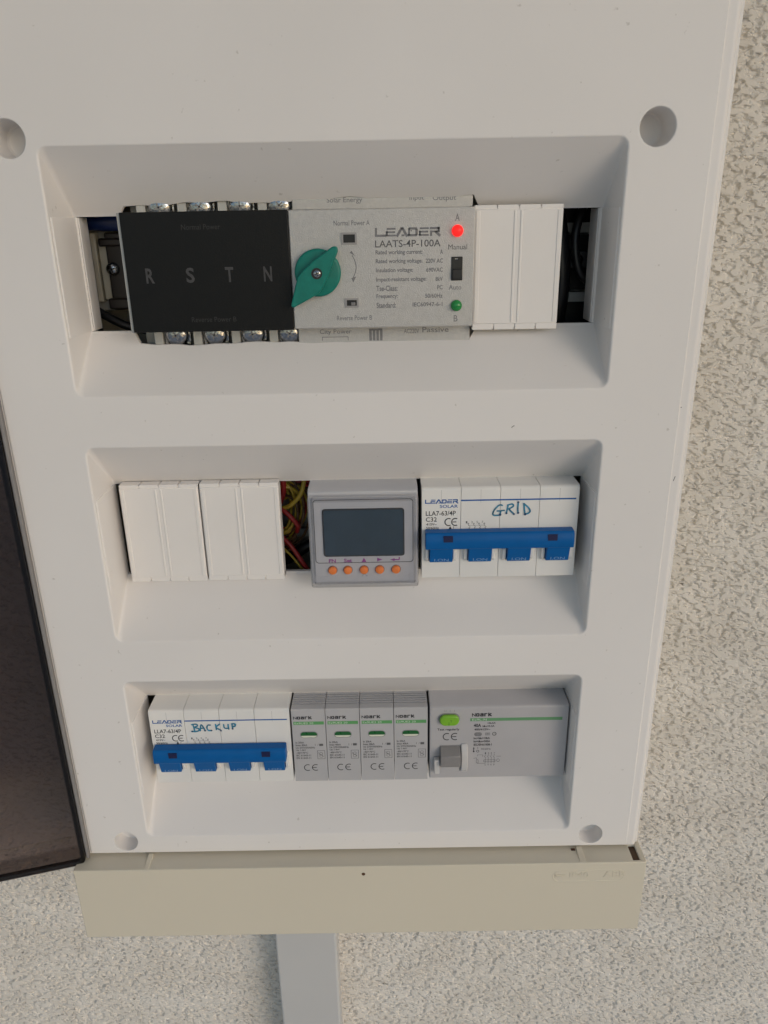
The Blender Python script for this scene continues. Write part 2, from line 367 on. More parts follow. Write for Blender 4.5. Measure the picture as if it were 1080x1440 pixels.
# ------------------------------------------------------------------ the distribution board
board = thing('distribution_board', 'white plastic distribution board with three recessed rows of devices and a smoked door standing open', 'electrical panel', (0, -343, 80))
TOPY = 118.0
def panel_front():
    b = MB()
    outer = [(142.5, TOPY), (-142.5, TOPY), (-142.5, -293.3), (142.5, -293.3)]
    HW, HH, OW, OH, DEP = 111.0, 47.1, 110.5, 23.5, 25.0
    holes = []
    NT = 61
    def ring(hx, hy, c, cy, z, notch=None):
        """bottom edge and top edge carry NT+ points so that the top row's opening can be hacked wider"""
        pts = []
        def edge(x0, x1, y, sy):
            out = []
            for i in range(1, NT):
                out.append((x0 + (x1 - x0) * i / NT, y, z))
            return out
        cor = rr(hx, hy, c, 0, cy, 4)
        k = 5
        br, tr, tl, bl = cor[0:k], cor[k:2 * k], cor[2 * k:3 * k], cor[3 * k:4 * k]
        L3 = lambda q: [(x, y, z) for x, y in q]
        pts += L3(br) + L3(tr) + edge(tr[-1][0], tl[0][0], cy + hy, 1) + L3(tl) + L3(bl) + edge(bl[-1][0], br[0][0], cy - hy, -1)
        return pts
    for row, cy in enumerate(ROW):
        r = 1.1
        rings = []
        for q in range(6):                                 # rolled lip
            a = R(90 * q / 5 * 0.72)
            o = r * (1 - math.sin(a)); 
            rings.append(ring(HW + o, HH + o, 3.2 + o, cy, r * (1 - math.cos(a))))
        rings.append(ring(HW - 0.15, HH - 1.6, 2.6, cy, 2.2))
        rings.append(ring(OW + 0.05, OH + 1.4, 1.0, cy - 0.3, 24.0))
        rings.append(ring(OW, OH, 0.8, cy - 0.3, DEP))
        if row == 0:                                       # hand-cut notch for the tall changeover switch
            rnd = random.Random(3)
            for idx in (len(rings) - 2, len(rings) - 1):
                last = idx == len(rings) - 1
                new = []
                for (x, y, z) in rings[idx]:
                    if -89.4 < x < 57.5 and abs(y) > 18:
                        up = y > 0
                        wob = 0.55 * math.sin(x * 0.11 + (1 if up else 2.3)) + 0.3 * math.sin(x * 0.37) + rnd.uniform(-0.12, 0.12)
                        t = (4.3 + wob) + (0.7 if up and -20 < x else 0) if up else (4.6 + wob * 0.7 + (0.8 if x < 10 else -0.3))
                        z2 = DEP - t; y2 = (OH + t) * (1 if up else -1) - 0.3
                        if not last: z2 -= 0.7; y2 += 0.7 * (1 if up else -1)
                        new.append((x, y2, z2))
                    else: new.append((x, y, z))
                rings[idx] = new
        rings.append([(x * 0.999, y, z + 2.0) for x, y, z in rings[-1]])      # thickness of the sheet
        b.loft(rings, True)
        holes.append([(x, y) for x, y, z in rings[0]])
    screw = [(121.8, 50.4, 15.0), (-121.8, 50.4, 15.0), (123.3, -286.0, 7.0), (-123.3, -286.0, 7.0)]
    for cx, cy, dp in screw:
        n = 40
        prof = [(7.4, 0), (7.0, 0.12), (6.75, 0.45), (6.6, 1.0), (6.25, dp - 1.2), (5.6, dp - 0.3), (4.6, dp), (0.01, dp)]
        if dp < 8: prof = [(6.5, 0), (6.3, 0.06), (6.2, 0.22), (6.15, 0.6), (6.05, 8.0), (5.8, 8.8), (5.2, 9.0), (0.01, 9.0)]
        b.lathe(cx, cy, prof, n)
        holes.append([(cx + prof[0][0] * math.cos(2 * PI * i / n), cy + prof[0][0] * math.sin(2 * PI * i / n)) for i in range(n)])
    loops = [[Vector((x, y, 0)) for x, y in outer]] + [[Vector((x, y, 0)) for x, y in h] for h in holes]
    flat = [v for l in loops for v in l]
    b.add([(v.x, v.y, 0) for v in flat], [tuple(t) for t in tessellate_polygon(loops)])
    # stepped and rolled outer edge
    cx0 = 0
    def er(off, z, c=2.0):
        x1 = 142.5 + off; yb = -293.3 - off * 0.3; yt = TOPY + off
        return [(x1, yt, z), (-x1, yt, z), (-x1, yb, z), (x1, yb, z)]
    b.loft([er(o, z) for o, z in ((0, 0), (0.2, 0.08), (0.38, 0.28), (0.5, 0.6), (0.75, 0.9), (1.1, 1.0), (3.4, 1.0), (4.3, 1.15), (5.2, 1.7), (5.8, 2.6), (6.1, 3.6), (6.3, 3.9), (7.2, 3.9), (7.5, 4.3), (7.6, 9.0))], False)
    o = b.build('front_cover', panel_white, board, weld=True)
    me = o.data
    for p in me.polygons: p.use_smooth = True
    me.set_sharp_from_angle(angle=R(30))
    wm = o.modifiers.new('weighted', 'WEIGHTED_NORMAL'); wm.mode = 'FACE_AREA'; wm.weight = 100; wm.keep_sharp = True; wm.thresh = 0.0001
    return o
front = panel_front()
# faint step of the recess walls in the height of each opening
for cy in ROW:
    for sx in (-1, 1):
        b = MB()
        prof = [(1.6, 110.75), (2.0, 110.45), (16.0, 110.25), (25.2, 110.05), (25.2, 111.6), (1.6, 111.6)]
        n = len(prof)
        b.add([(sx * x, cy + s * 23.2 - 0.3, z) for s in (-1, 1) for z, x in prof], [tuple(range(n)), tuple(range(2 * n - 1, n - 1, -1))] + [(i, (i + 1) % n, n + (i + 1) % n, n + i) for i in range(n)])
        b.build('side_step', panel_white, board, 0.15)
# deep return lips at both ends of the top opening
for x0_, x1_, z1_ in ((-110.6, -109.3, 36.5), (109.2, 110.5, 40.0)):
    b = MB().box(x0_, x1_, -23.7, 23.1, 25.0, z1_); b.build('return_lip', blank_white, board, 0.3)
    b = MB(); xx = x0_ + 1.3 if x0_ < 0 else x1_ - 1.3
    b.box(min(xx, xx + (0.5 if x0_ < 0 else -0.5)), max(xx, xx + (0.5 if x0_ < 0 else -0.5)), -23.6, 23.0, 25.6, 29.0); b.build('lip_rib', panel_white, board, 0.2)
# hollow beige body behind the cover
b = MB()
b.box(-150.2, -147.2, -295.6, TOPY + 3, 4.6, 79.2); b.box(147.2, 150.2, -295.6, TOPY + 3, 4.6, 79.2); b.box(-147, 147, TOPY - 1, TOPY + 3, 8, 79.2)
b.build('casing', body_beige, board, 0.5)
MB().box(-147, 147, -295, TOPY - 1.2, 74, 78).build('back_plate', body_beige, board)
for cy in ROW:
    b = MB()
    b.box(-118, 118, cy - 17.5, cy - 12.5, 55, 56.2); b.box(-118, 118, cy + 12.5, cy + 17.5, 55, 56.2)
    b.box(-118, 118, cy - 12.5, cy + 12.5, 61, 62.2); b.box(-118, 118, cy - 13.2, cy - 12.4, 55, 62); b.box(-118, 118, cy + 12.4, cy + 13.2, 55, 62)
    b.build('mounting_rail', terminal_grey, board)
# lower skirt of the body, standing proud of the cover
b = MB()
L0, L1, YT, YB, ZF = -149.6, 151.0, -295.9, -343.2, -9.6
slot = (144.4, 148.0, -8.0, 2.2)                # brown slot at the right of the ledge
xs = [L0, slot[0], slot[1], L1]; zs = [ZF, slot[2], slot[3], 79.2]
vs = [(x, YT, z) for z in zs for x in xs]
fs = [(j * 4 + i, j * 4 + i + 1, j * 4 + i + 5, j * 4 + i + 4) for j in range(3) for i in range(3) if not (i == 1 and j == 1)]
b.add(vs, fs)
b.add([(x, YB, z) for z in (ZF, 79.2) for x in (L0, L1)], [(0, 1, 3, 2)])
b.add([(L0, YT, ZF), (slot[0], YT, ZF), (slot[1], YT, ZF), (L1, YT, ZF), (L1, YB, ZF), (L0, YB, ZF)], [(0, 1, 2, 3, 4, 5)])
for x in (L0, L1): b.add([(x, y, z) for y in (YB, YT) for z in zs], [(0, 1, 5, 4), (1, 2, 6, 5), (2, 3, 7, 6)])
b.add([(x, YT - d, z) for d in (0, 6) for x, z in ((slot[0], slot[2]), (slot[1], slot[2]), (slot[1], slot[3]), (slot[0], slot[3]))], [(0, 1, 5, 4), (1, 2, 6, 5), (2, 3, 7, 6), (3, 0, 4, 7)])
skirt = b.build('lower_skirt', body_beige, board, 0.55, 3, weld=True)
MB().box(slot[0] - 0.5, slot[1] + 0.5, YT - 2.4, YT - 1.2, slot[2] - 0.5, slot[3] + 0.5).build('ledge_slot', pit_dark, board)
for x, w in ((-112.5, 2.6), (116.2, 3.2)):      # moulded ribs across the ledge
    b = MB(); b.xprism([(-9.0, -296.0), (-9.0, -295.75), (-3, -295.2), (0.4, -294.6), (0.4, -296.0)], x, x + w)
    b.build('ledge_rib', body_beige, board, 0.25)
MB().box(113.4, 115.6, -295.95, -295.72, -1.2, 0.3).build('dirt_speck', rust, board)
b = MB(); b.cyl(2.6, -301.0, -9.75, -9.5, 0.95, 0.95, 14); b.build('rust_spot', rust, board)
# embossed mark
b = MB(); pts = rr(19.2, 4.3, 4.2, 121.0, -304.6, 6); pts2 = rr(18.7, 3.8, 3.7, 121.0, -304.6, 6); pts3 = rr(18.3, 3.4, 3.3, 121.0, -304.6, 6)
b.loft([[(x, y, -9.6) for x, y in pts], [(x, y, -9.85) for x, y in pts2], [(x, y, -9.6) for x, y in pts3]], True)
b.build('mark_border', body_beige, board)
def raised(parent, t, x, y, w, h, z, mt, dep=0.25, bold=0.0, name='embossed_mark'):
    cu = bpy.data.curves.new('t', 'FONT'); cu.body = t; cu.size = 1; cu.resolution_u = 3; cu.extrude = 0.05; cu.offset = bold
    o = bpy.data.objects.new('t', cu); me = bpy.data.meshes.new_from_object(o)
    xs_ = [v.co.x for v in me.vertices]; ys_ = [v.co.y for v in me.vertices]
    x0, x1, y0, y1 = min(xs_), max(xs_), min(ys_), max(ys_)
    b = MB(); b.add([(x + (v.co.x - x0) * w / (x1 - x0), y + (v.co.y - y0) * h / (y1 - y0), z - (v.co.z + 0.05) * dep * 10) for v in me.vertices], [tuple(p.vertices) for p in me.polygons])
    bpy.data.objects.remove(o); bpy.data.curves.remove(cu); bpy.data.meshes.remove(me)
    return b.build(name, mt, parent)
raised(board, 'IP40', 111.2, -305.6, 10.0, 3.6, -9.55, body_beige)
raised(board, 'ABB', 129.0, -305.8, 11.6, 4.2, -9.55, body_beige, bold=0.02)
b = MB(); b.box(103.4, 108.6, -304.0, -303.5, -9.8, -9.5); b.box(104.2, 107.8, -305.0, -304.5, -9.8, -9.5); b.box(103.4, 103.9, -305.8, -302.2, -9.8, -9.5)
b.build('embossed_mark', body_beige, board)
# small scratches on the cover
for (x, y, a, l, c) in ((72.5, -63.5, 35, 1.5, ink_mid), (144.6, -88.5, 75, 2.2, ink_mid), (143.6, -56.8, 20, 0.9, ink_mid)):
    dx, dy = l / 2 * math.cos(R(a)), l / 2 * math.sin(R(a))
    MB().stroke([(x - dx, y - dy), (x, y + 0.1), (x + dx, y + dy)], 0.32, -0.02 if x < 142 else 0.97, False).build('scratch', c, board, flat=True)

# ------------------------------------------------------------------ smoked door, swung wide open on the left
def make_door():
    A = R(15.0); d = Vector((-math.cos(A), 0, -math.sin(A))); n = Vector((-math.sin(A), 0, math.cos(A)))
    O = Vector((-144.6, 0, -4.0)); W, T, RIM, Y0, Y1 = 291.0, 2.4, 13.0, -297.2, TOPY
    def Q(u, v, w): q = O + d * u + n * w; return (q.x, v, q.z)
    b = MB()                                             # tray: rim lip at w = 0, pane at w = RIM
    def ring(off, w, c=4.0): return [Q(x, y, w) for x, y in rr(W / 2 - off, (Y1 - Y0) / 2 - off, max(c - off, 0.6), W / 2, (Y0 + Y1) / 2, 5)]
    rim = MB().loft([ring(0.3, 0.0), ring(0, 0.4), ring(0, RIM - 2.5), ring(0.8, RIM - 0.6), ring(2.6, RIM)], True)
    rim.loft([ring(0.3, 0.0), ring(2.3, 0.0), ring(2.6, 0.4), ring(3.4, RIM - T)], True)
    ro = rim.build('door_rim', smoked_edge, board, weld=True)
    lip = MB().loft([ring(0.25, 0.35), ring(0.25, 3.2), ring(2.2, 3.2), ring(2.2, 0.35), ring(0.25, 0.35)], False)
    lip.build('door_lip', smoked_lip, board, weld=True)
    for w in (RIM, RIM - T):
        k = ring(2.6 if w == RIM else 3.4, w)
        b.add(k, [tuple(range(len(k)))])
    p = b.build('door_pane', smoked, board)
    # hinge strip: a grey lip between rim and cover
    h = MB()
    h.add([Q(u, v, w) for u in (-1.9, -0.4) for v in (Y0 + 3, Y1) for w in (1.0, 8.0)], [(0, 1, 3, 2), (4, 6, 7, 5), (0, 4, 5, 1), (2, 3, 7, 6), (0, 2, 6, 4), (1, 5, 7, 3)])
    h.build('door_hinge', toggle_grey, board, 0.3)
make_door()

# ------------------------------------------------------------------ cable duct under the board
duct = thing('cable_duct', 'light grey plastic cable duct running down the stucco from beneath the white electrical panel', 'cable duct', (-41, -560, 80))
b = MB(); b.prism([(-61, -1390), (-20.2, -1390), (-20.2, -343.4), (-61, -343.4)], 56.0, 72.0); b.build('duct_lid', conduit_grey, duct, 1.6, 3)
b = MB(); b.prism([(-60.2, -1390), (-21.0, -1390), (-21.0, -343.4), (-60.2, -343.4)], 72.0, 80.5); b.build('duct_base', conduit_grey, duct, 0.4)

# ------------------------------------------------------------------ blank covers
def make_blank(name, label, x0, cy, z, w=36.2, y0=-25.0, y1=24.4, cat='blank cover'):
    t = thing(name, label, cat, (x0, cy, z), 'white blanking covers')
    b = MB()
    b.box(x0, x0 + w, cy + y0 + 2.4, cy + y1 - 1.6, z, z + 7)
    b.build('face_plate', blank_white, t, 0.35)
    # raised edge bands and double centre ridge
    for xa, xb_, h in ((x0 + 0.5, x0 + 2.2, 0.25), (x0 + w - 2.2, x0 + w - 0.5, 0.25), (x0 + w / 2 - 2.0, x0 + w / 2 - 1.1, 0.3), (x0 + w / 2 + 0.6, x0 + w / 2 + 1.5, 0.3)):
        MB().box(xa, xb_, cy + y0 + 3.0, cy + y1 - 2.2, z - h, z + 0.5).build('ridge', blank_white, t, 0.2)
    for ya, yb_ in ((y1 - 1.7, y1), (y0, y0 + 2.5)):      # flanges, notched every half module
        lip = MB(); step = w / 4
        for i in range(4):
            lip.box(x0 + i * step + (0.25 if i else 0), x0 + (i + 1) * step - (0.25 if i < 3 else 0), cy + ya, cy + yb_, z + 0.5, z + 6)
        lip.box(x0, x0 + w, cy + ya + (0 if ya > 0 else 0.9), cy + yb_ - (0.7 if ya > 0 else 0), z + 1.0, z + 6)
        lip.build('clip_flange', blank_white, t, 0.15)
    return t
make_blank('blank_cover', 'white ridged blanking cover right of the automatic changeover switch in the top row', 55.9, ROW[0] + 0.3, 14.5, 35.8)
make_blank('blank_cover', 'white ridged blanking cover at the far left end of the middle row', -106.0, ROW[1] + 0.2, 17.5, 36.6)
make_blank('blank_cover', 'white ridged blanking cover between its twin and the gap with coloured wires', -68.6, ROW[1] + 0.4, 17.3, 36.6)

# ------------------------------------------------------------------ automatic changeover switch
ats = thing('changeover_switch', 'automatic changeover switch with black RSTN cover, grey label and teal rotary knob', 'transfer switch', (-16, 0, 45))
FZ = 8.6
MB().box(-88.2, 56.0, -33, 33, 30, 58).build('switch_body', terminal_grey, ats, 0.4)
b = MB(); b.box(-19.2, 55.3, -22.2, 24.1, FZ, 30); b.build('label_face', label_grey, ats, 0.4)
MB().box(-18.6, 55.5, 24.2, 31, 20.0, 30).build('upper_ledge', label_grey, ats, 0.3)
MB().box(-18.8, 55.3, -31, -22.3, 19.4, 30).build('lower_ledge', label_grey, ats, 0.3)
MB().box(-87.7, -19.3, -22.6, 24.2, FZ + 0.6, 30).build('cover_base', terminal_grey, ats, 0.3)
MB().box(-86.2, -19.35, -22.5, 24.25, FZ - 0.7, FZ + 0.5).build('black_cover', black_film, ats, 0.25)
for i, ch in enumerate('RSTN'):
    x = (-78.4, -62.0, -46.0, -30.4)[i]
    MB().text(ch, x, -2.9, 3.4, 5.9, FZ - 0.74, bold=0.025).build('lettering', ink_film, ats, flat=True)
MB().text('Normal Power', -62.0, 17.4, 15.5, 2.0, FZ - 0.73).build('lettering', ink_film_faint, ats, flat=True)
MB().text('Reverse Power B', -61.5, -18.6, 18.5, 2.0, FZ - 0.73).build('lettering', ink_film_faint, ats, flat=True)
# terminals above and below the black cover
for sy in (1, -1):
    yy = 26.2 if sy > 0 else -25.6
    for i in range(4):
        x = (-73.6, -56.8, -40.2, -24.0)[i] + (1.2 if sy < 0 else 0)
        sc = MB(); sc.lathe(x, yy, [(5.0, 24.5), (5.0, 22.8), (4.8, 22.0), (4.1, 21.1), (3.0, 20.6), (1.5, 20.35), (0.02, 20.3)])
        so = sc.build('terminal_screw', chrome, ats)
        a = R(20 + 37 * i + (11 if sy < 0 else 0))
        sl = MB()
        for q in (a, a + PI / 2):
            c, s = math.cos(q), math.sin(q)
            sl.add([(x + c * u - s * v, yy + s * u + c * v, z) for u in (-1.8, 1.8) for v in (-0.3, 0.3) for z in (20.3, 21.4)], [(0, 1, 3, 2), (4, 6, 7, 5), (0, 4, 5, 1), (2, 3, 7, 6), (0, 2, 6, 4), (1, 5, 7, 3)])
        sl.build('screw_slot', toggle_grey, so)
        cl = MB(); cl.box(x - 6.2, x + 5.6, yy - 5.5 if sy < 0 else 24.3, -22.7 if sy < 0 else yy + 5.5, 24.5, 26)
        cl.build('terminal_clamp', chrome, ats, 0.3)
    for x in (-83.2, -66.2, -49.5, -33.0):
        x += (1.2 if sy < 0 else 0)
        MB().box(x, x + 3.7, 24.3 if sy > 0 else -32, 32 if sy > 0 else -22.7, 21.6, 30).build('terminal_divider', terminal_grey, ats, 0.2)
        MB().box(x + 4.6, x + 5.6, 24.3 if sy > 0 else -32, 32 if sy > 0 else -22.7, 22.6, 30).build('terminal_wall', frame_grey, ats)
# knob
kb = MB(); kb.lathe(-8.2, 0.2, [(9.3, FZ), (9.3, 5.6), (9.0, 5.1), (8.3, 4.9), (0.02, 4.9)], 48)
knob = kb.build('rotary_knob', teal, ats)
tip2, tip1 = Vector((-0.4, 9.3)), Vector((-18.4, -12.4)); c0 = Vector((-8.2, 0.2))
def knob_pointer():
    ax = (tip2 - tip1).normalized(); nn = Vector((-ax.y, ax.x))
    prof = [(-16.6, 0.15), (-16.4, 0.7), (-9.8, 3.6), (-5.5, 5.3), (-2.2, 5.0), (3.5, 3.9), (9.0, 2.2), (11.6, 1.5), (12.6, 0.8), (12.8, 0.2)]
    up = [c0 + ax * s + nn * w for s, w in prof]; dn = [c0 + ax * s - nn * w for s, w in reversed(prof)]
    return [(v.x, v.y) for v in up + dn]
pp = knob_pointer()
kp = MB(); kp.prism(pp, 0.6, 5.2); kp.build('pointer', teal, knob, 0.6, 3)
MB().cyl(c0.x, c0.y, 0.45, 1.2, 2.15).build('screw_recess', black_plastic, knob)
ks = MB(); ks.lathe(c0.x + 0.1, c0.y, [(1.5, 0.5), (1.45, 0.3), (1.0, 0.12), (0.02, 0.08)], 20); ks.build('screw', chrome, knob)
b = MB()
for a in (20, 110):
    c, s = math.cos(R(a)), math.sin(R(a)); b.stroke([(c0.x + 0.1 - c, c0.y - s), (c0.x + 0.1 + c, c0.y + s)], 0.32, 0.06, False)
b.build('screw_slot', black_plastic, knob, flat=True)
# two indicator windows
for (x0, x1, y0, y1, nm) in ((1.7, 7.9, 10.7, 15.3, 0), (2.3, 7.9, -13.9, -10.1, 1)):
    fr = MB(); w = 0.75
    fr.box(x0, x1, y1 - w, y1, FZ - 0.5, FZ + 0.3); fr.box(x0, x1, y0, y0 + w, FZ - 0.5, FZ + 0.3)
    fr.box(x0, x0 + w, y0 + w, y1 - w, FZ - 0.5, FZ + 0.3); fr.box(x1 - w, x1, y0 + w, y1 - w, FZ - 0.5, FZ + 0.3)
    f = fr.build('indicator_window', frame_grey, ats)
    MB().box(x0 + w, x1 - w, y0 + w, y1 - w, FZ - 0.15, FZ + 0.2).build('pane', black_plastic, f)
    if nm: MB().box(x0 + 2.5, x1 - w - 0.6, y0 + w + 0.1, y1 - w - 0.9, FZ - 0.3, FZ + 0.1).build('flag', toggle_grey, f, 0.2)
b = MB(); arc = [(5.8 + 1.5 * math.sin(R(180 * i / 12)), 6.6 - 9.0 * i / 12) for i in range(13)]
b.stroke(arc, 0.32, FZ - 0.03); b.poly([(5.2, -2.3), (7.2, -1.6), (6.0, -3.9)], FZ - 0.03); b.poly([(4.9, 7.6), (7.0, 6.2), (5.6, 8.4)], FZ - 0.03)
b.build('arrow_mark', ink_grey, ats, flat=True)
T = lambda t, x, y, w, h, m, z=FZ - 0.03, bold=0.009, shear=0.0: MB().text(t, x, y, w, h, z, bold, shear).build('lettering', m, ats, flat=True)
def logo(b, x, y, w, h, z):
    """wide slanted six-letter wordmark: L E A D E R drawn as strokes"""
    u = w / 6.15; s = h * 0.24
    def bar(x0, y0, x1, y1, th): b.stroke([(x0, y0), (x1, y1)], th, z, False)
    t = h * 0.26
    for i in range(6):
        X = x + i * u * 1.03; e = X + u * 0.93; top, mid, bot = y + h - t / 2, y + h / 2, y + t / 2
        if i == 0: bar(X + t * .6, y, X + t * .6, y + h, t * 1.0); bar(X + t * 1.1, bot, e + 0.12 * u, bot, t)
        if i in (1, 4): bar(X + 0.10 * u, top, e, top, t * .82); bar(X + 0.05 * u, mid, e - .05 * u, mid, t * .82); bar(X, bot, e, bot, t * .82); bar(X + t * .5, y + t * .4, X + t * .5, y + h * .62, t * .9)
        if i == 2: bar(X, y, X + 0.50 * u, y + h, t * 1.15); bar(X + 0.5 * u, y + h, e + 0.05 * u, y, t * 1.15); bar(X + .45 * u, bot, e - .2 * u, bot, t * .8)
        if i == 3: bar(X + 0.08 * u, top, e - .06 * u, top, t); bar(X, bot, e - .06 * u, bot, t); bar(e - t * .5, y + t * .6, e - t * .5, y + h - t * .6, t * 1.1); bar(X + t * .6, y + t * .4, X + t * .6, y + h * .9, t * .9); bar(X + t * 1.2, y + h * .62, X + t * 2.0, y + h * .62, t * .5)
        if i == 5: bar(X, top, e, top, t); bar(X + t * .6, y, X + t * .6, y + h * .62, t * 1.0); bar(e - t * .5, y + h * .5, e - t * .5, y + h, t); bar(X + t, mid, e, mid, t * .8); bar(X + .5 * u, mid, e + .05 * u, y, t * 1.1)
b = MB(); logo(b, 15.1, 13.4, 26.4, 3.4, FZ - 0.03); b.build('wordmark', ink_grey, ats, flat=True)
T('LAATS-4P-100A', 15.2, 9.4, 26.4, 2.7, ink_mid)
rows_ = [('Rated working current:', 'A', 6.2, 19.0, 1.2), ('Rated working voltage:', '220V AC', 2.8, 19.0, 7.0), ('Insulation voltage:', '690VAC', -0.7, 15.2, 6.8), ('Impact-resistant voltage:', '8kV', -4.3, 20.6, 3.0),
         ('Tse-Class:', 'PC', -7.6, 8.8, 2.3), ('Frequency:', '50/60Hz', -10.9, 8.8, 7.2), ('Standard:', 'IEC60947-6-1', -14.3, 8.0, 12.4)]
for a, c, y, w, w2 in rows_:
    b = MB().text(a, 15.3, y, w, 2.2, FZ - 0.03, 0.025); b.text(c, 42.6 - w2, y + 0.3, w2, 1.75, FZ - 0.03, 0.025)
    b.build('small_print', ink_grey, ats, flat=True)
T('Normal Power A', -1.2, 17.9, 14.4, 1.9, ink_grey); T('Reverse Power B', -1.3, -19.0, 14.6, 1.9, ink_grey)
T('A', 47.3, 18.9, 1.8, 2.7, ink_grey); T('B', 47.3, -20.3, 1.6, 2.6, ink_grey)
T('Manual', 44.7, 8.1, 7.6, 2.0, ink_mid, bold=0.0); T('Auto', 45.1, -7.5, 5.2, 1.9, ink_grey)
zt = 19.97
T('Solar Energy', -4.4, 26.2, 14.6, 2.6, ink_grey, zt); T('Input', 29.5, 26.7, 6.0, 2.4, ink_grey, zt); T('Output', 39.0, 26.4, 9.6, 2.5, ink_grey, zt)
zb = 19.37
T('City Power', -9.6, -26.4, 13.8, 2.5, ink_grey, zb); T('AC220V', 26.8, -26.2, 6.6, 2.0, ink_grey, zb); T('Passive', 34.8, -25.9, 11.4, 2.3, ink_grey, zb)
b = MB()
for i in range(4): b.box(11.8 + i * 1.55, 12.9 + i * 1.55, -29, -24.6, 19.3, 19.5)
b.box(11.8, 17.55, -24.7, -23.9, 19.3, 19.5); b.build('label_block', ink_grey, ats)
b = MB(); b.stroke([(-8.6, -28.6), (-8.6, -27.2), (2.6, -27.2), (2.6, -28.6)], 0.3, zb); b.build('print_frame', ink_grey, ats, flat=True)
# lamps and slide switch
for nm, y, m_, lb in (('indicator_lamp', 15.2, lamp_red, 'glowing red lamp under the letter A'), ('indicator_lamp', -13.8, lamp_green, 'unlit green lamp above the letter B')):
    b = MB(); b.lathe(48.3, y, [(2.3, FZ), (2.3, 7.9), (2.1, 7.2), (1.6, 6.6), (0.9, 6.3), (0.02, 6.2)], 28); o = b.build(nm, m_, ats); o['label'] = lb
b = MB(); b.box(46.0, 50.6, -3.9, 5.4, FZ - 0.35, FZ + 1); sw = b.build('slide_switch', black_plastic, ats, 0.2)
MB().box(46.3, 50.4, -3.3, 0.7, FZ - 1.5, FZ).build('slider', black_plastic, sw, 0.3)
MB().box(47.4, 48.6, 4.3, 4.8, FZ - 0.6, FZ).build('contact', chrome, sw)

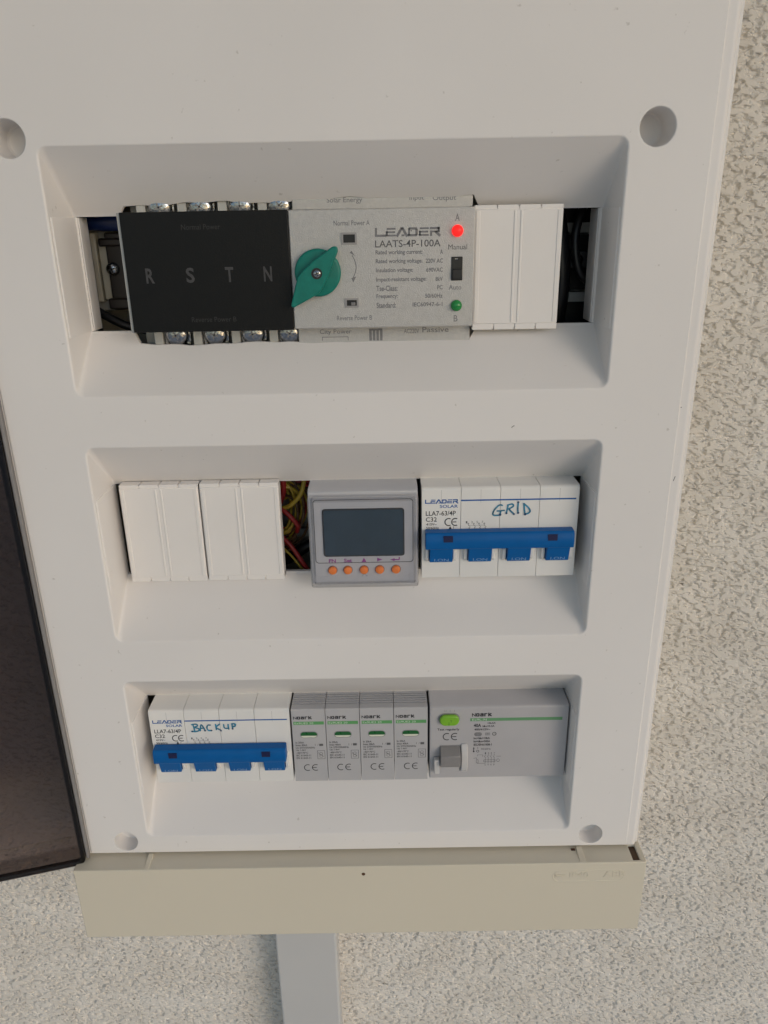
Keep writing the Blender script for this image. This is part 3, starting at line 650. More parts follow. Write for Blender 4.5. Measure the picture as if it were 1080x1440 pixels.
# ------------------------------------------------------------------ four-pole circuit breakers
def make_breaker():
    x0, cy = 34.1, ROW[1] + 1.05; zf = 10.4; yT, yB = cy + 22.5, cy - 22.5
    t = thing('circuit_breaker', 'white four-pole circuit breaker with blue joined handle, marked GRID in blue felt pen', 'circuit breaker', (x0, ROW[1], 55), 'four-pole circuit breakers')
    for i in range(4):
        a = x0 + 18 * i
        w = 11.0
        b = MB()                                          # each pole moulding, with its handle slot cut out
        xa, xb_ = a + 0.10, a + 17.90; s0, s1 = a + 3.2, a + 14.6; sy0, sy1 = yB + 8.6, yB + 18.5
        front_ = [[(xa, yB), (xb_, yB), (xb_, sy0), (xa, sy0)], [(xa, sy1), (xb_, sy1), (xb_, yT - 1.4), (xa, yT - 1.4)], [(xa, sy0), (s0, sy0), (s0, sy1), (xa, sy1)], [(s1, sy0), (xb_, sy0), (xb_, sy1), (s1, sy1)]]
        for q in front_: b.add([(x, y, zf) for x, y in q], [(0, 1, 2, 3)])
        top = [(yT - 1.4, zf), (yT - 0.6, zf + 0.25), (yT - 0.1, zf + 0.9), (yT, zf + 1.8), (yT, 50)]
        b.add([(x, y, z) for y, z in top for x in (xa, xb_)], [(2 * k, 2 * k + 1, 2 * k + 3, 2 * k + 2) for k in range(4)])
        for x in (xa, xb_):
            b.add([(x, yB, zf), (x, sy0, zf), (x, sy1, zf)] + [(x, y, z) for y, z in top] + [(x, yB, 50)], [tuple(range(9))])
        b.add([(x, yB, z) for x in (xa, xb_) for z in (zf, 50)], [(0, 1, 3, 2)])
        b.add([(x, y, z) for z in (zf, zf + 6) for x, y in ((s0, sy0), (s1, sy0), (s1, sy1), (s0, sy1))], [(0, 1, 5, 4), (1, 2, 6, 5), (2, 3, 7, 6), (3, 0, 4, 7), (4, 5, 6, 7)])
        pole = b.build('pole_housing', breaker_white, t, weld=True)
        pole.data.set_sharp_from_angle(angle=R(40))
        for p in pole.data.polygons: p.use_smooth = True
        # cheeks either side of the handle
        for ca, cb in ((s0 - 1.5, s0 + 0.05), (s1 - 0.05, s1 + 1.5)):
            MB().xprism([(zf + 0.2, sy0 - 0.3), (zf - 1.9, sy0 + 1.6), (zf - 2.4, sy0 + 5), (zf - 1.6, sy1), (zf + 0.2, sy1 + 0.6)], ca, cb).build('handle_cheek', breaker_white, pole, 0.25)
        MB().box(a + 9.0, a + 9.08, yT - 7.6, yT - 1.2, zf - 0.015, zf + 0.1).build('seam', ink_grey, pole)
        h = MB(); ax, bx_ = s0 + 0.35, s1 - 0.35            # blue handle leg, sloping back to the slot
        h.xprism([(zf - 3.2, sy0 + 0.6), (zf - 5.6, sy0 + 9.0), (zf + 2, sy0 + 9.4), (zf + 3, sy0 + 0.6)], ax, bx_)
        lg = h.build('handle_leg', handle_blue, t, 0.35)
        tx = MB().text('I.ON', ax + 2.2, sy0 + 1.2, 6.6, 1.5, 0); tx.v = [(x, y, zf - 3.25 - (y - sy0 - 0.6) * 2.4 / 8.4 - 0.03) for x, y, z in tx.v]
        tx.build('lettering', ink_handle, lg, flat=True)
    b = MB()                                              # bar joining the four handles
    yb0, yb1 = cy - 5.7, cy + 2.5; zb = 3.9
    prof = [(zf - 0.6, yb0), (zb + 0.5, yb0), (zb, yb0 + 0.8), (zb - 0.15, (yb0 + yb1) / 2), (zb + 0.35, yb1 - 1.0), (zb + 1.2, yb1 - 0.1), (zf - 0.6, yb1)]
    b.xprism(prof, x0 + 1.5, x0 + 69.6); bar = b.build('handle_bar', handle_blue, t, 0.4, 3)
    for xa in (x0 + 9.7, x0 + 57.4):
        MB().box(xa, xa + 4.3, yb0 + 3.9, yb0 + 6.9, zb - 0.2, zb + 0.6).build('bar_window', navy, bar)
    zp = zf - 0.03
    b = MB(); logo(b, x0 + 1.5, yT - 7.75, 15.2, 2.0, zp); b.build('wordmark', ink_blue, t, flat=True)
    MB().text('SOLAR', x0 + 8.3, yT - 9.9, 8.4, 1.5, zp, 0.02).build('lettering', ink_blue, t, flat=True)
    MB().box(x0 + 18.0, x0 + 70.6, yT - 6.75, yT - 6.05, zf - 0.04, zf).build('blue_line', ink_blue, t)
    MB().text('LLA7-63/4P', x0 + 1.9, yT - 13.7, 13.8, 2.35, zp, 0.014).build('lettering', ink_dark, t, flat=True)
    MB().text('C32', x0 + 1.9, yT - 16.6, 5.1, 2.2, zp, 0.014).build('lettering', ink_dark, t, flat=True)
    b = MB().text('415V~', x0 + 2.1, yT - 18.5, 4.8, 1.2, zp, 0.02); b.text('50/60Hz', x0 + 2.1, yT - 20.4, 5.9, 1.25, zp, 0.02); b.text('IEC60898-1', x0 + 2.1, yT - 22.1, 7.8, 1.2, zp, 0.02)
    b.build('small_print', ink_dark, t, flat=True)
    b = MB()
    b.ring(x0 + 12.5, yT - 16.9, 1.75, 0.5, zp, 62, 298, 16); b.ring(x0 + 15.6, yT - 16.9, 1.75, 0.5, zp, 62, 298, 16); b.stroke([(x0 + 14.2, yT - 16.9), (x0 + 16.0, yT - 16.9)], 0.45, zp - 0.002, False)
    b.build('conformity_mark', ink_dark, t, flat=True)
    b = MB(); b.stroke([(x0 + 13.2, yT - 22.5), (x0 + 13.2, yT - 20.0)], 0.4, zp, False); b.poly([(x0 + 12.5, yT - 20.3), (x0 + 13.9, yT - 20.3), (x0 + 13.2, yT - 18.9)], zp); b.stroke([(x0 + 14.8, yT - 20.2), (x0 + 14.8, yT - 19.0)], 0.18, zp, False)
    b.build('arrow_mark', ink_dark, t, flat=True)
    b = MB()
    for k in range(4):
        X = x0 + 21.3 + 2.45 * k; Y = yT - 18.6
        b.text('1357'[k], X - 0.9, Y + 0.9, 0.7, 1.1, zp); b.ring(X + 0.3, Y + 0.75, 0.28, 0.2, zp, n=8); b.stroke([(X + 0.3, Y + 0.6), (X + 0.3, Y - 0.1), (X + 1.3, Y - 1.0), (X + 0.5, Y - 1.3), (X + 1.5, Y - 2.1), (X + 0.7, Y - 2.5), (X + 1.7, Y - 3.3)], 0.16, zp, False)
    b.stroke([(x0 + 21.6, yT - 18.7), (x0 + 29.2, yT - 18.7)], 0.14, zp, False)
    b.build('circuit_diagram', ink_mid, t, flat=True)
    return t, x0, yT, zp
brk, bx0, byT, bzp = make_breaker()
brk2 = copy_tree(brk)
brk2.location = P(-105.4, ROW[2], 55)
brk2['label'] = 'white four-pole circuit breaker with blue joined handle, marked BACK UP in blue felt pen'
ORG[brk2] = (-105.4, ROW[2], 55)
def handwriting(parent, strokes, x, y, k, dots=()):
    b = MB(); z = bzp - 0.012
    for i, s in enumerate(strokes):
        pts = [(x + px * k, y + py * k) for px, py in s]
        pts = [(q.x, q.y) for q in bez([(a, c, 0) for a, c in pts], 10 * (len(pts) - 1))] if len(pts) > 2 else pts
        b.stroke(pts, 0.74, z - 0.03 * (i + 1))
    b.build('handwriting', marker_teal, parent, flat=True)
    b = MB()
    for (px, py, r) in dots: b.poly([(x + px * k + r * math.cos(2 * PI * i / 10), y + py * k + r * math.sin(2 * PI * i / 10)) for i in range(10)], z - 0.4 + 0.001 * px)
    b.build('ink_blob', marker_dot, parent, flat=True)
# GRID, traced in tenths of a letter height (one letter about 4.6 mm high)
G = [[(6.5, 8.3), (4.5, 8.6), (1.5, 5.5), (0.2, 2.5), (0.8, 1.2), (3.0, 1.0), (5.0, 1.5), (5.6, 4.2)], [(3.2, 4.2), (5.6, 4.3), (8.0, 4.6)],
     [(9.6, 2.6), (10.6, 8.2)], [(10.2, 8.4), (13.4, 9.2), (14.2, 7.6), (11.2, 5.6)], [(11.2, 5.6), (13.6, 3.0), (14.8, 2.0)],
     [(17.6, 10.4), (17.4, 6.0), (17.7, 2.8)], [(21.6, 9.4), (22.0, 5.0), (22.6, 1.6)], [(21.4, 9.4), (24.6, 6.6), (26.0, 4.0), (25.0, 2.4), (22.6, 1.6)]]
handwriting(brk, G, bx0 + 32.6, byT - 14.6, 0.66, [(5.2, 1.6, 0.6), (9.6, 2.6, 0.5), (14.9, 1.8, 0.45), (17.7, 2.7, 0.55), (22.6, 1.6, 0.6), (17.5, 10.6, 0.5)])
Bk = [[(1.6, 8.2), (2.2, 5.0), (2.6, 1.2)], [(0.6, 8.0), (4.6, 8.4), (5.4, 6.6), (2.6, 5.2), (6.0, 4.0), (6.4, 2.0), (3.0, 0.9), (0.4, 1.4)], [(7.4, 1.6), (8.8, 7.8), (11.6, 2.0)], [(7.6, 4.0), (10.8, 4.4)],
      [(16.6, 7.4), (14.2, 7.0), (13.4, 4.0), (14.8, 1.8), (17.2, 2.0)], [(21.0, 8.0), (21.4, 2.6)], [(24.6, 8.2), (21.4, 5.0), (25.2, 1.8)],
      [(28.0, 7.8), (28.2, 5.0), (29.6, 3.8), (31.8, 4.2)], [(31.8, 7.8), (32.0, 3.0)], [(35.2, 8.4), (35.4, 3.4)], [(35.0, 8.4), (38.0, 8.2), (37.6, 6.0), (35.4, 5.6)]]
org2 = ORG[brk2]
handwriting(brk2, Bk, -105.4 + 21.2, byT - 117.5 - 13.4, 0.60, [(0.5, 1.4, 0.5), (11.6, 2.0, 0.5), (17.2, 2.0, 0.45), (25.2, 1.7, 0.5), (35.4, 3.4, 0.5), (38.0, 7.8, 0.55)])

# ------------------------------------------------------------------ energy meter
met = thing('energy_meter', 'grey modular energy meter with dark display and five orange buttons behind a clear cover', 'energy meter', (7, ROW[1], 55))
mx0, mx1 = -17.9, 32.3; my = ROW[1]
b = MB(); b.xprism([(50, my + 23.4), (13.5, my + 23.4), (10.6, my + 22.2), (10.6, my - 24.0), (50, my - 24.0)], mx0, mx1); b.build('meter_body', meter_grey, met, 0.4)
pf = MB(); k1 = rr(23.4, 20.0, 1.6, 7.25, my + 0.2); pf.prism(k1, 9.9, 10.7); pf.build('face_plate', meter_grey, met, 0.2)
b = MB()
ko = [(x, y) for x, y in rr(23.0, 15.9, 1.6, 7.25, my + 2.9)]; ki = [(x, y) for x, y in rr(22.6, 15.5, 1.3, 7.25, my + 2.9)]
b.loft([[(x, y, 9.85) for x, y in ko], [(x, y, 9.84) for x, y in ki]]); b.build('print_frame', ink_mid, met, flat=True)
sx0, sx1, sy0, sy1 = -11.0, 25.4, my - 8.8, my + 13.6
b = MB(); b.prism(rr((sx1 - sx0) / 2 + 0.7, (sy1 - sy0) / 2 + 0.7, 1.4, (sx0 + sx1) / 2, (sy0 + sy1) / 2), 9.5, 10.2); fr = b.build('display_surround', black_plastic, met)
b = MB(); b.prism(rr((sx1 - sx0) / 2, (sy1 - sy0) / 2, 1.0, (sx0 + sx1) / 2, (sy0 + sy1) / 2), 9.3, 10.0); scr = b.build('display', screen_mat, met)
b = MB()
for k in range(4):
    for j in range(6): b.box(-5.6 + j * 4.6, -2.2 + j * 4.6, my + 9.0 - k * 4.9, my + 9.2 - k * 4.9, 9.26, 9.3); b.box(-5.6 + j * 4.6, -5.35 + j * 4.6, my + 5.2 - k * 4.9, my + 9.0 - k * 4.9, 9.26, 9.3)
b.build('faint_segment', screen_ghost, scr)
zp = 9.8
for i, xx in enumerate((-7.9, -0.7, 6.9, 14.3, 22.0)):
    b = MB(); b.lathe(xx, my - 16.5, [(2.0, 10.2), (1.95, 8.9), (1.8, 8.6), (1.3, 8.4), (0.02, 8.3)], 24); b.build('button', orange, met)
    b = MB(); b.ring(xx, my - 16.5, 2.15, 0.25, 9.86, n=24); b.build('button_gap', ink_mid, met, flat=True)
b = MB(); b.text('FN', -9.5, my - 12.7, 3.3, 1.9, zp, 0.03); b.build('lettering', ink_purple, met, flat=True)
b = MB(); b.text('Set', -2.4, my - 12.6, 3.8, 1.9, zp, 0.03); b.build('lettering', ink_purple, met, flat=True)
b = MB(); b.poly([(5.8, my - 12.6), (8.2, my - 12.6), (7.0, my - 10.4)], zp); b.build('arrow_mark', ink_purple, met, flat=True)
b = MB(); b.poly([(13.2, my - 12.3), (15.8, my - 11.4), (13.2, my - 10.5)], zp); b.build('arrow_mark', ink_purple, met, flat=True)
b = MB(); b.poly([(19.2, my - 11.6), (21.4, my - 12.4), (21.4, my - 10.8)], zp); b.stroke([(21.2, my - 11.6), (23.6, my - 11.6), (23.6, my - 10.3)], 0.6, zp, False); b.build('arrow_mark', ink_purple, met, flat=True)
b = MB(); b.stroke([(7.0, my - 18.6), (5.8, my - 20.0)], 0.2, zp, False); b.stroke([(7.2, my - 18.6), (8.4, my - 20.0)], 0.2, zp, False); b.build('scratch', ink_grey, met, flat=True)
# clear snap-on cover: a clear front inside a thicker moulded rim
def mring(off, z, c=1.2): return [(x, y, z) for x, y in rr(25.2 - off, 22.6 - off, max(c - off * 0.3, 0.3), 7.3, my - 1.7)]
b = MB(); b.loft([mring(0, 12.5), mring(0, 7.2), mring(0.45, 6.4), mring(1.1, 6.1), mring(1.5, 6.15), mring(1.9, 6.7), mring(2.3, 6.5)], True)
b.loft([mring(1.3, 12.5), mring(1.3, 8.0), mring(2.3, 7.4)], True)
b.build('cover_rim', cover_rim, met)
b = MB()
k = mring(2.3, 6.5); b.add(k, [tuple(range(len(k)))])
k = mring(2.3, 7.4); b.add(k, [tuple(range(len(k)))])
cov = b.build('clear_cover', clear_cover, met)
b = MB(); b.box(27.8, 30.6, my - 21.9, my - 16.8, 5.7, 6.2); b.build('cover_latch', clear_cover, cov, 0.3)

def mark2(b, x, y, w, h, z):
    """squat wide wordmark: N o a r k drawn as thick strokes"""
    u = w / 5.0; t = h * 0.27; v = t * 1.25
    def bar(*a): b.stroke([(a[0], a[1]), (a[2], a[3])], a[4], z, False)
    L, Rr, T_, B_ = v / 2, u * 0.86 - v / 2, y + h - t / 2, y + t / 2
    X = x; q = v * .62; bar(X + q / 2, y, X + q / 2, y + h, q); bar(X + u * .92 - q / 2, y, X + u * .92 - q / 2, y + h, q); bar(X + q / 2, y + h - t * .5, X + u * .92 - q / 2, y + t * .5, q)
    X = x + u * 1.0; bar(X + .06 * u, T_, X + .8 * u, T_, t); bar(X + .06 * u, B_, X + .8 * u, B_, t); bar(X + L, y + t * .5, X + L, y + h - t * .5, v); bar(X + Rr, y + t * .5, X + Rr, y + h - t * .5, v)
    X = x + u * 2.0; bar(X + .06 * u, T_, X + .8 * u, T_, t); bar(X + .06 * u, B_, X + .86 * u, B_, t); bar(X + Rr, y, X + Rr, y + h - t * .5, v); bar(X + L, y + t * .5, X + L, y + h * .6, v); bar(X + .1 * u, y + h * .55, X + .8 * u, y + h * .55, t)
    X = x + u * 3.0; bar(X + L, y, X + L, y + h, v); bar(X + L, T_, X + .78 * u, T_, t)
    X = x + u * 3.95; bar(X + L, y, X + L, y + h * 1.12, v); bar(X + v, y + h * .5, X + .8 * u, y + h * .96, v); bar(X + v, y + h * .5, X + .9 * u, y + t * .3, v)

# ------------------------------------------------------------------ surge protectors
def make_spd():
    x0, cy = -32.6, ROW[2] + 0.6; w = 17.35; zf = 10.2; yT, yB = cy + 22.6, cy - 22.3
    t = thing('surge_protector', 'leftmost grey surge protector, beside the breaker marked BACK UP', 'surge protector', (x0, ROW[2], 55), 'surge protectors in the bottom row')
    prof = [(50, yT), (24.4, yT)]
    for k in range(5):
        z = 23.4 - k * 2.0; prof += [(z, yT), (z - 0.1, yT - 1.0), (z - 0.75, yT - 1.0), (z - 0.85, yT)]
    prof += [(10.6, yT), (zf, yT - 0.4), (zf, yB), (50, yB)]
    b = MB(); b.xprism(prof, x0 + 0.12, x0 + w - 0.02); b.build('protector_body', device_grey, t)
    zp = zf - 0.03
    cxm = x0 + 8.6; cyw = yT - 15.6
    win = MB()
    o1 = rr(4.6, 2.05, 2.0, cxm, cyw, 5); o2 = rr(4.2, 1.65, 1.6, cxm, cyw, 5)
    win.loft([[(x, y, zf - 0.02) for x, y in o1], [(x, y, zf - 0.25) for x, y in rr(4.4, 1.85, 1.8, cxm, cyw, 5)], [(x, y, zf - 0.05) for x, y in o2]], True)
    wo = win.build('status_window', recess_grey, t)
    b = MB(); b.poly(o2, zf - 0.05); b.build('flag_edge', flag_pale, wo, flat=True)
    b = MB(); fl = [(x, y) for x, y in o2 if y > cyw - 0.75]; fl = sorted(fl, key=lambda q: math.atan2(q[1] - cyw - 0.4, q[0] - cxm)); b.prism(fl, zf - 0.12, zf - 0.06); b.build('green_flag', flag_green, wo)
    b = MB(); mark2(b, x0 + 1.0, yT - 6.1, 9.8, 1.75, zp); b.build('wordmark', ink_dark, t, flat=True)
    MB().box(x0 + 1.0, x0 + 16.6, yT - 9.4, yT - 7.5, zf - 0.05, zf).build('green_stripe', stripe_green, t)
    MB().text('Ex9UE2 20', x0 + 1.6, yT - 9.0, 9.6, 1.1, zf - 0.08).build('lettering', ink_pale, t, flat=True)
    b = MB()
    for k, (s, w_) in enumerate((('In 20kA', 4.4), ('Imax 40kA', 6.0), ('Uc 275V/50/60Hz', 10.0), ('Up 1.4kV', 5.2), ('-40/+70\u00b0C', 6.2), ('IEC 61643-11', 7.6), ('EN 61643-11', 7.6))): b.text(s, x0 + 1.4, yT - 21.0 - 1.62 * k, w_, 1.2, zp, 0.03)
    b.text('1 /', x0 + 11.4, yT - 22.6, 1.8, 1.3, zp); b.box(x0 + 13.6, x0 + 15.6, yT - 22.7, yT - 21.3, zp - 0.001, zp)
    b.build('small_print', ink_mid, t, flat=False)
    b = MB(); X, Y = x0 + 14.4, yT - 28.2
    b.stroke([(X - 1.9, Y - 2.6), (X + 1.9, Y - 2.6), (X + 1.9, Y + 2.6), (X - 1.9, Y + 2.6), (X - 1.9, Y - 2.6)], 0.22, zp, False); b.ring(X, Y + 0.7, 0.75, 0.2, zp); b.ring(X, Y - 0.9, 0.85, 0.2, zp); b.stroke([(X - 1.2, Y + 1.6), (X - 1.2, Y + 0.4), (X + 1.2, Y - 1.2)], 0.18, zp, False)
    b.build('circuit_symbol', ink_mid, t, flat=True)
    b = MB(); Y = yT - 36.3
    b.ring(x0 + 7.0, Y, 1.85, 0.45, zp, 60, 300, 16); b.ring(x0 + 11.2, Y, 1.85, 0.45, zp, 60, 300, 16); b.stroke([(x0 + 9.6, Y), (x0 + 11.6, Y)], 0.4, zp - 0.002, False)
    b.build('conformity_mark', ink_dark, t, flat=True)
    return t
spd = make_spd()
for k in range(1, 4):
    c = copy_tree(spd); c.location = P(-32.6 + 17.5 * k, ROW[2], 55)
    c['label'] = ('second grey surge protector from the breaker marked BACK UP, one of a row of four', 'third grey surge protector from the breaker marked BACK UP, one of a row of four', 'rightmost grey surge protector, beside the residual current switch with green button')[k - 1]

# ------------------------------------------------------------------ residual current switch
rcd = thing('residual_current_switch', 'wide grey residual current switch with lime green test button and grey toggle', 'residual current switch', (74, ROW[2], 55))
x0, cy, zf = 38.3, ROW[2] + 1.05, 10.4; yT, yB = cy + 22.4, cy - 22.4
prof = [(50, yT), (12.0, yT), (zf, yT - 0.9), (zf, yB), (50, yB)]
b = MB(); b.xprism(prof, x0, x0 + 71.1); b.build('switch_body', rcd_grey, rcd, 0.5, 3)
zp = zf - 0.03
b = MB(); b.prism(rr(5.6, 3.4, 3.3, x0 + 9.8, yT - 7.5, 7), zf - 0.08, zf + 0.3); b.build('button_well', recess_grey, rcd)
b = MB(); b.prism(rr(5.0, 3.1, 3.0, x0 + 10.0, yT - 7.6, 7), zf - 2.2, zf); bt = b.build('test_button', button_green, rcd, 0.8, 3)
b = MB(); b.box(x0 + 9.6, x0 + 9.8, yT - 10.4, yT - 8.2, zf - 2.22, zf - 2.0); b.text('T', x0 + 10.3, yT - 8.4, 1.0, 1.3, zf - 2.23); b.build('lettering', flag_green, bt)
b = MB()
for xx in (7.4, 8.3, 10.4, 12.6): b.stroke([(x0 + xx, yT - 3.4), (x0 + xx, yT - 2.2)], 0.16, zp, False)
b.build('tick_mark', ink_grey, rcd, flat=True)
def RT(t, x, y, w, h, m=ink_dark, bold=0.03, z=zp, name='lettering'): return MB().text(t, x0 + x, yT - y, w, h, z, bold).build(name, m, rcd, flat=True)
b = MB(); mark2(b, x0 + 21.6, yT - 6.5, 10.4, 2.0, zp); b.build('wordmark', ink_dark, rcd, flat=True)
MB().box(x0 + 20.8, x0 + 68.0, yT - 9.3, yT - 7.5, zf - 0.05, zf).build('green_stripe', stripe_dull, rcd)
RT('Ex9L-N', 21.8, 9.0, 7.4, 1.2, ink_pale, 0, zf - 0.08)
RT('40A', 22.6, 13.0, 3.9, 2.1, ink_dark, 0.03); RT('10kA/S', 29.8, 11.1, 4.0, 1.0); RT('I\u0394n=0.3A', 27.2, 13.0, 6.2, 1.2)
RT('400/415V~', 23.0, 15.1, 8.2, 1.3)
b = MB(); b.poly(rr(2.0, 1.2, 1.15, x0 + 25.0, yT - 17.4, 5), zp); b.build('type_badge', ink_grey, rcd, flat=True)
b = MB(); b.stroke([(x0 + 28.8, yT - 18.0), (x0 + 31.0, yT - 18.0), (x0 + 31.0, yT - 16.6), (x0 + 28.8, yT - 16.6), (x0 + 28.8, yT - 18.0)], 0.2, zp, False); b.stroke([(x0 + 29.2, yT - 17.3), (x0 + 30.6, yT - 17.3)], 0.5, zp, False)
b.ring(x0 + 33.4, yT - 17.3, 1.0, 0.4, zp, n=8); b.text('-25', x0 + 32.8, yT - 17.7, 1.2, 0.8, zp); b.build('type_badge', ink_mid, rcd, flat=True)
RT('Inc=I\u0394c=10kA', 22.8, 20.5, 8.4, 1.4, ink_dark, 0.035); RT('Im=I\u0394m=500A', 22.8, 22.5, 8.6, 1.4, ink_dark, 0.035); RT('IEC/EN61008-1', 22.9, 24.6, 9.4, 1.4, ink_dark, 0.035)
b = MB(); b.stroke([(x0 + 23.0, yT - 28.2), (x0 + 23.0, yT - 26.2)], 0.4, zp, False); b.ring(x0 + 23.0, yT - 28.2, 0.25, 0.5, zp, n=8); b.poly([(x0 + 22.5, yT - 26.3), (x0 + 23.5, yT - 26.3), (x0 + 23.0, yT - 25.4)], zp); b.stroke([(x0 + 25.1, yT - 26.6), (x0 + 25.1, yT - 25.4)], 0.22, zp, False); b.ring(x0 + 25.1, yT - 28.0, 0.65, 0.25, zp)
b.text('50/60Hz', x0 + 26.8, yT - 27.2, 5.0, 1.1, zp); b.build('position_mark', ink_dark, rcd, flat=True)
b = MB(); X, Y = x0 + 25.0, yT - 36.0                                    # wiring diagram
for k in range(4):
    xx = X + 4.2 + 1.55 * k; b.stroke([(xx, Y), (xx, Y + 4.0), (xx - 0.7, Y + 5.0)], 0.17, zp, False); b.stroke([(xx, Y + 5.0), (xx, Y + 5.9)], 0.17, zp, False); b.text('1357'[k], xx - 0.3, Y + 6.2, 0.6, 0.9, zp); b.text('2468'[k], xx - 0.3, Y - 1.2, 0.6, 0.9, zp)
b.stroke([(X + 3.4, Y + 1.2), (X + 9.4, Y + 1.2), (X + 9.4, Y + 2.4), (X + 3.4, Y + 2.4), (X + 3.4, Y + 1.2)], 0.17, zp - 0.02, False)
b.stroke([(X, Y + 0.2), (X + 4.2, Y + 0.2)], 0.17, zp, False); b.stroke([(X - 0.5, Y + 0.5), (X + 0.5, Y + 0.5), (X + 0.5, Y + 2.5), (X - 0.5, Y + 2.5), (X - 0.5, Y + 0.5)], 0.17, zp, False)
b.stroke([(X, Y + 2.5), (X - 0.5, Y + 3.8), (X - 2.0, Y + 3.4)], 0.17, zp, False); b.stroke([(X, Y + 4.8), (X, Y + 5.6), (X + 2.8, Y + 5.6), (X + 2.8, Y + 4.4)], 0.15, zp, False); b.ring(X + 10.9, Y + 2.0, 0.9, 0.2, zp, sx=0.8); b.stroke([(X + 10.0, Y + 4.6), (X + 12.4, Y + 4.6)], 0.17, zp, False)
b.build('circuit_diagram', ink_dark, rcd, flat=True)
RT('Test regularly', 3.9, 15.2, 11.4, 1.8, bold=0.016)
b = MB(); b.ring(x0 + 9.0, yT - 18.6, 2.0, 0.5, zp, 62, 298, 16); b.ring(x0 + 13.2, yT - 18.6, 2.0, 0.5, zp, 62, 298, 16); b.stroke([(x0 + 11.5, yT - 18.6), (x0 + 13.8, yT - 18.6)], 0.45, zp - 0.002, False); b.build('conformity_mark', ink_dark, rcd, flat=True)
# toggle between two white cheeks
tx0, tx1 = x0 + 5.4, x0 + 15.8
MB().box(tx0 - 0.2, tx1 + 0.4, yB + 4.6, yB + 21.0, zf - 0.04, zf + 0.05).build('toggle_well', recess_grey, rcd)
MB().box(tx0 - 3.2, tx0 - 0.2, yB + 5.2, yB + 14.0, zf - 3.4, zf).build('toggle_cheek', cheek_grey, rcd, 0.5, 3)
MB().xprism([(zf, yB + 4.2), (zf - 1.8, yB + 5.6), (zf - 3.6, yB + 9.5), (zf - 3.6, yB + 15.0), (zf - 1.4, yB + 20.6), (zf, yB + 22.0)], tx1 + 0.5, tx1 + 3.9).build('toggle_cheek', cheek_grey, rcd, 0.5, 3)
tg = MB().xprism([(zf, yB + 10.4), (zf - 5.0, yB + 10.8), (zf - 5.5, yB + 11.5), (zf - 5.2, yB + 17.6), (zf - 3.4, yB + 18.8), (zf, yB + 20.6)], tx0, tx1).build('toggle', toggle_grey, rcd, 0.4)
b = MB(); b.xprism([(zf, yB + 4.2), (zf - 1.0, yB + 5.0), (zf - 2.0, yB + 9.9), (zf, yB + 9.9)], tx0, tx1 - 0.2); b.build('toggle_ramp', device_grey, rcd, 0.2)

# ------------------------------------------------------------------ things seen through the gaps
def wire(name, label, cat, pts, r, m, group=None):
    o = MB().tube(bez(pts, 40), r, 10).build(name, m, None, org=tuple(pts[0]))
    o['label'] = label; o['category'] = cat
    if group: o['group'] = group
    return o
m1 = ROW[1]
GW = 'coloured wires in the middle row gap'
wire('wire', 'thick yellow wire curving down through the top of the gap left of the energy meter', 'wire', [(-19, m1 + 34, 34), (-21.5, m1 + 21, 33), (-23.4, m1 + 14.3, 32), (-27.4, m1 + 9.6, 32), (-32.6, m1 + 6.6, 33), (-44, m1 + 6.4, 36)], 1.15, wire_yellow, GW)
wire('wire', 'red wire crossing the yellow coil, left of the energy meter', 'wire', [(-42, m1 + 11, 35), (-32.5, m1 + 5.7, 32), (-28.2, m1 + 1.7, 31), (-25.9, m1 - 2.4, 32), (-27, m1 - 7, 36)], 1.2, wire_red, GW)
wire('wire', 'red wire running up the upper left of the gap, beside the blanking cover', 'wire', [(-32.6, m1 + 34, 37), (-32.2, m1 + 20, 36), (-33, m1 + 12, 37), (-38, m1 + 2, 40)], 1.5, wire_red, GW)
wire('wire', 'red wire slanting steeply down at the bottom of the gap, left of the energy meter', 'wire', [(-42, m1 - 2, 36), (-32.8, m1 - 10.2, 33), (-28.6, m1 - 15.2, 32), (-23, m1 - 25, 32), (-18, m1 - 34, 35)], 1.15, wire_red, GW)
wire('wire', 'thin yellow wire below the slanting red one at the bottom of the gap', 'wire', [(-44, m1 - 6, 37), (-33.3, m1 - 15.4, 33), (-29.7, m1 - 19.6, 33), (-25, m1 - 26.4, 33), (-20, m1 - 35, 36)], 0.6, wire_yellow, GW)
wire('cable', 'thick black cable lying behind the slanting wires of the middle row', 'cable', [(-60, m1 - 34, 52), (-36, m1 - 28.5, 50), (-24.6, m1 - 21.5, 50), (-8, m1 - 14, 53)], 3.0, wire_black)
coil = thing('wire_coil', 'coil of red, yellow and brown wires bundled behind the meter gap', 'wire coil', (-34, m1, 45))
rnd = random.Random(11)
for k in range(15):
    ccx, ccy = -38 + rnd.uniform(-1.5, 1.5), m1 + 4 + rnd.uniform(-3, 3)
    ra, rb = 13.5 + rnd.uniform(-4.0, 3.5), 15.0 + rnd.uniform(-6, 4); zz = 40 + rnd.uniform(-3, 7); ph = rnd.uniform(0, 1)
    pts = [(ccx + ra * math.cos(a), ccy + rb * math.sin(a) + 2.5 * math.sin(2 * a + ph), zz + 2 * math.sin(a * 2 + 6 * ph)) for a in [2 * PI * i / 28 for i in range(29)]]
    MB().tube(pts, rnd.uniform(0.65, 0.95), 8).build('strand', (wire_yellow, wire_red, wire_brown, wire_yellow, wire_brown)[k % 5], coil)
for k in range(7):                              # loose ends fanning across the top of the coil
    y = m1 + 21 - 2.1 * k
    MB().tube(bez([(-50, y - 5 - k, 46), (-36, y - 1.5, 43 + rnd.uniform(-1, 2)), (-26, y + 2.6, 42), (-15, y + 1.0, 45), (-4, y - 4, 50)], 24), 1.0, 8).build('strand', (wire_red, wire_brown, wire_yellow, wire_red)[k % 4], coil)

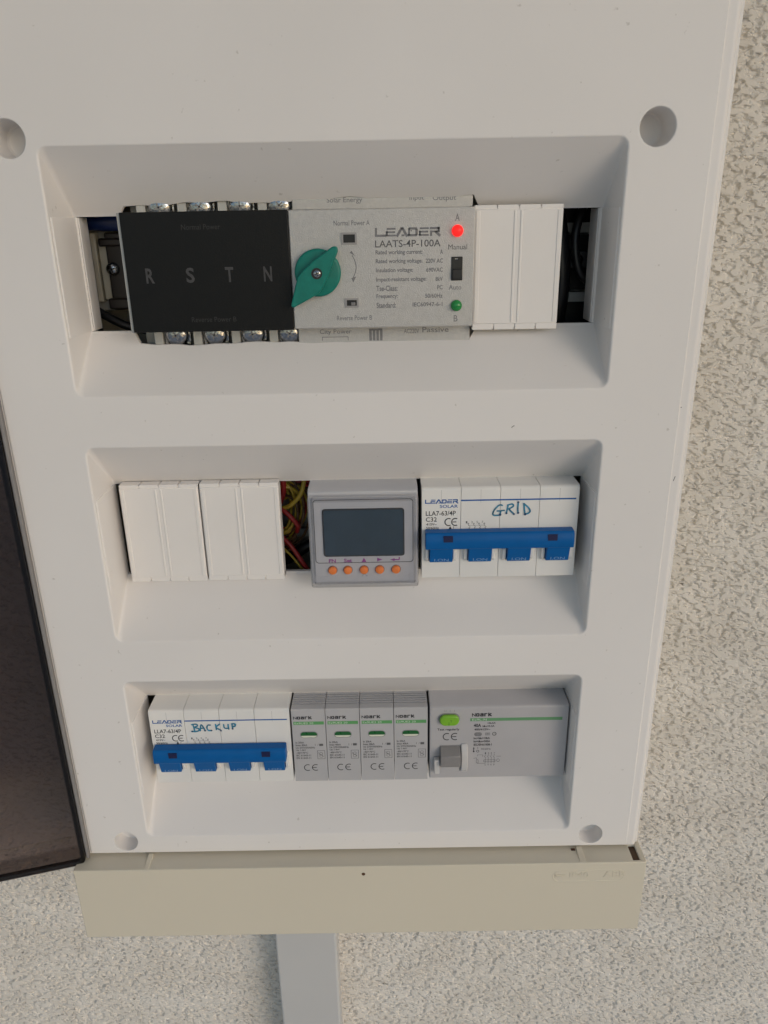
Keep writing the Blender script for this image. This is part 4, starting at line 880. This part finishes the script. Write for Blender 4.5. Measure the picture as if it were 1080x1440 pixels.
blk = thing('contactor_block', 'dark brown terminal block with steel screw in the gap left of the black RSTN cover', 'terminal block', (-98, 0, 60))
b = MB(); b.box(-107.2, -78, -17, 17, 48, 66); b.build('block_body', dark_brown, blk, 0.8)
MB().box(-109.5, -78, 11.0, 14.5, 46, 58).build('block_ridge', dark_brown, blk, 0.8)
MB().box(-108.2, -78, -16.4, -11.5, 45.5, 60).build('block_ridge', dark_brown, blk, 0.8)
MB().box(-111.0, -107.4, -12.5, 13.0, 50, 66).build('block_rail', body_beige, blk, 0.5)
MB().box(-114.4, -111.9, -13.5, 17.0, 50, 66).build('block_rail', body_beige, blk, 0.5)
b = MB(); b.lathe(-104.6, 1.3, [(2.9, 48), (2.9, 46.4), (2.5, 45.6), (1.4, 45.1), (0.02, 45.0)]); sc = b.build('screw', chrome, blk)
b = MB()
for a in (15, 105): b.stroke([(-104.6 - 1.7 * math.cos(R(a)), 1.3 - 1.7 * math.sin(R(a))), (-104.6 + 1.7 * math.cos(R(a)), 1.3 + 1.7 * math.sin(R(a)))], 0.6, 44.9, False)
b.build('screw_slot', black_plastic, sc, flat=True)
wire('cable', 'thick dark blue cable across the top of the gap left of the black RSTN cover', 'cable', [(-135, 23, 48), (-114, 21.8, 46), (-98, 21.3, 45), (-76, 22, 48)], 4.0, wire_blue)
wire('cable', 'black cable sagging across the bottom of the gap left of the black RSTN cover', 'cable', [(-124, -10, 47), (-113, -17.2, 45), (-106, -21.2, 44), (-98, -24.4, 43), (-84, -27, 44)], 1.9, wire_black)
wire('cable', 'thin black cable beside the cream runner at the far left of the top row', 'cable', [(-113.5, 30, 41), (-112.6, 10, 40), (-112.4, -12, 40), (-112.0, -30, 42)], 1.2, wire_black)
wire('cable', 'thick black cable hanging beside the white blanking cover of the top row', 'cable', [(93, 40, 52), (97, 20, 50), (99, 5, 48), (100, -12, 48), (98, -40, 52)], 4.0, wire_black)
wire('cable', 'thin black cable bent around the screw at the right end of the top row', 'cable', [(114, 36, 50), (107, 22, 47), (104.5, 10, 45), (107, -3, 44), (114, -9, 46), (120, -11, 50)], 1.9, wire_black)
brkt = thing('mounting_bracket', 'black bracket with a steel screw at the right end of the top row', 'bracket', (104, 0, 62))
MB().box(94, 122, -30, 30, 60, 66).build('bracket_plate', black_plastic, brkt, 0.5)
MB().box(103.2, 118, -2, 5.5, 46, 60).build('bracket_arm', black_plastic, brkt, 0.6)
b = MB(); b.lathe(106.2, 1.6, [(2.6, 46), (2.6, 44.8), (2.1, 44.1), (1.0, 43.8), (0.02, 43.7)]); sc = b.build('screw', chrome, brkt)
b = MB()
for a in (30, 120): b.stroke([(106.2 - 1.5 * math.cos(R(a)), 1.6 - 1.5 * math.sin(R(a))), (106.2 + 1.5 * math.cos(R(a)), 1.6 + 1.5 * math.sin(R(a)))], 0.5, 43.6, False)
b.build('screw_slot', black_plastic, sc, flat=True)
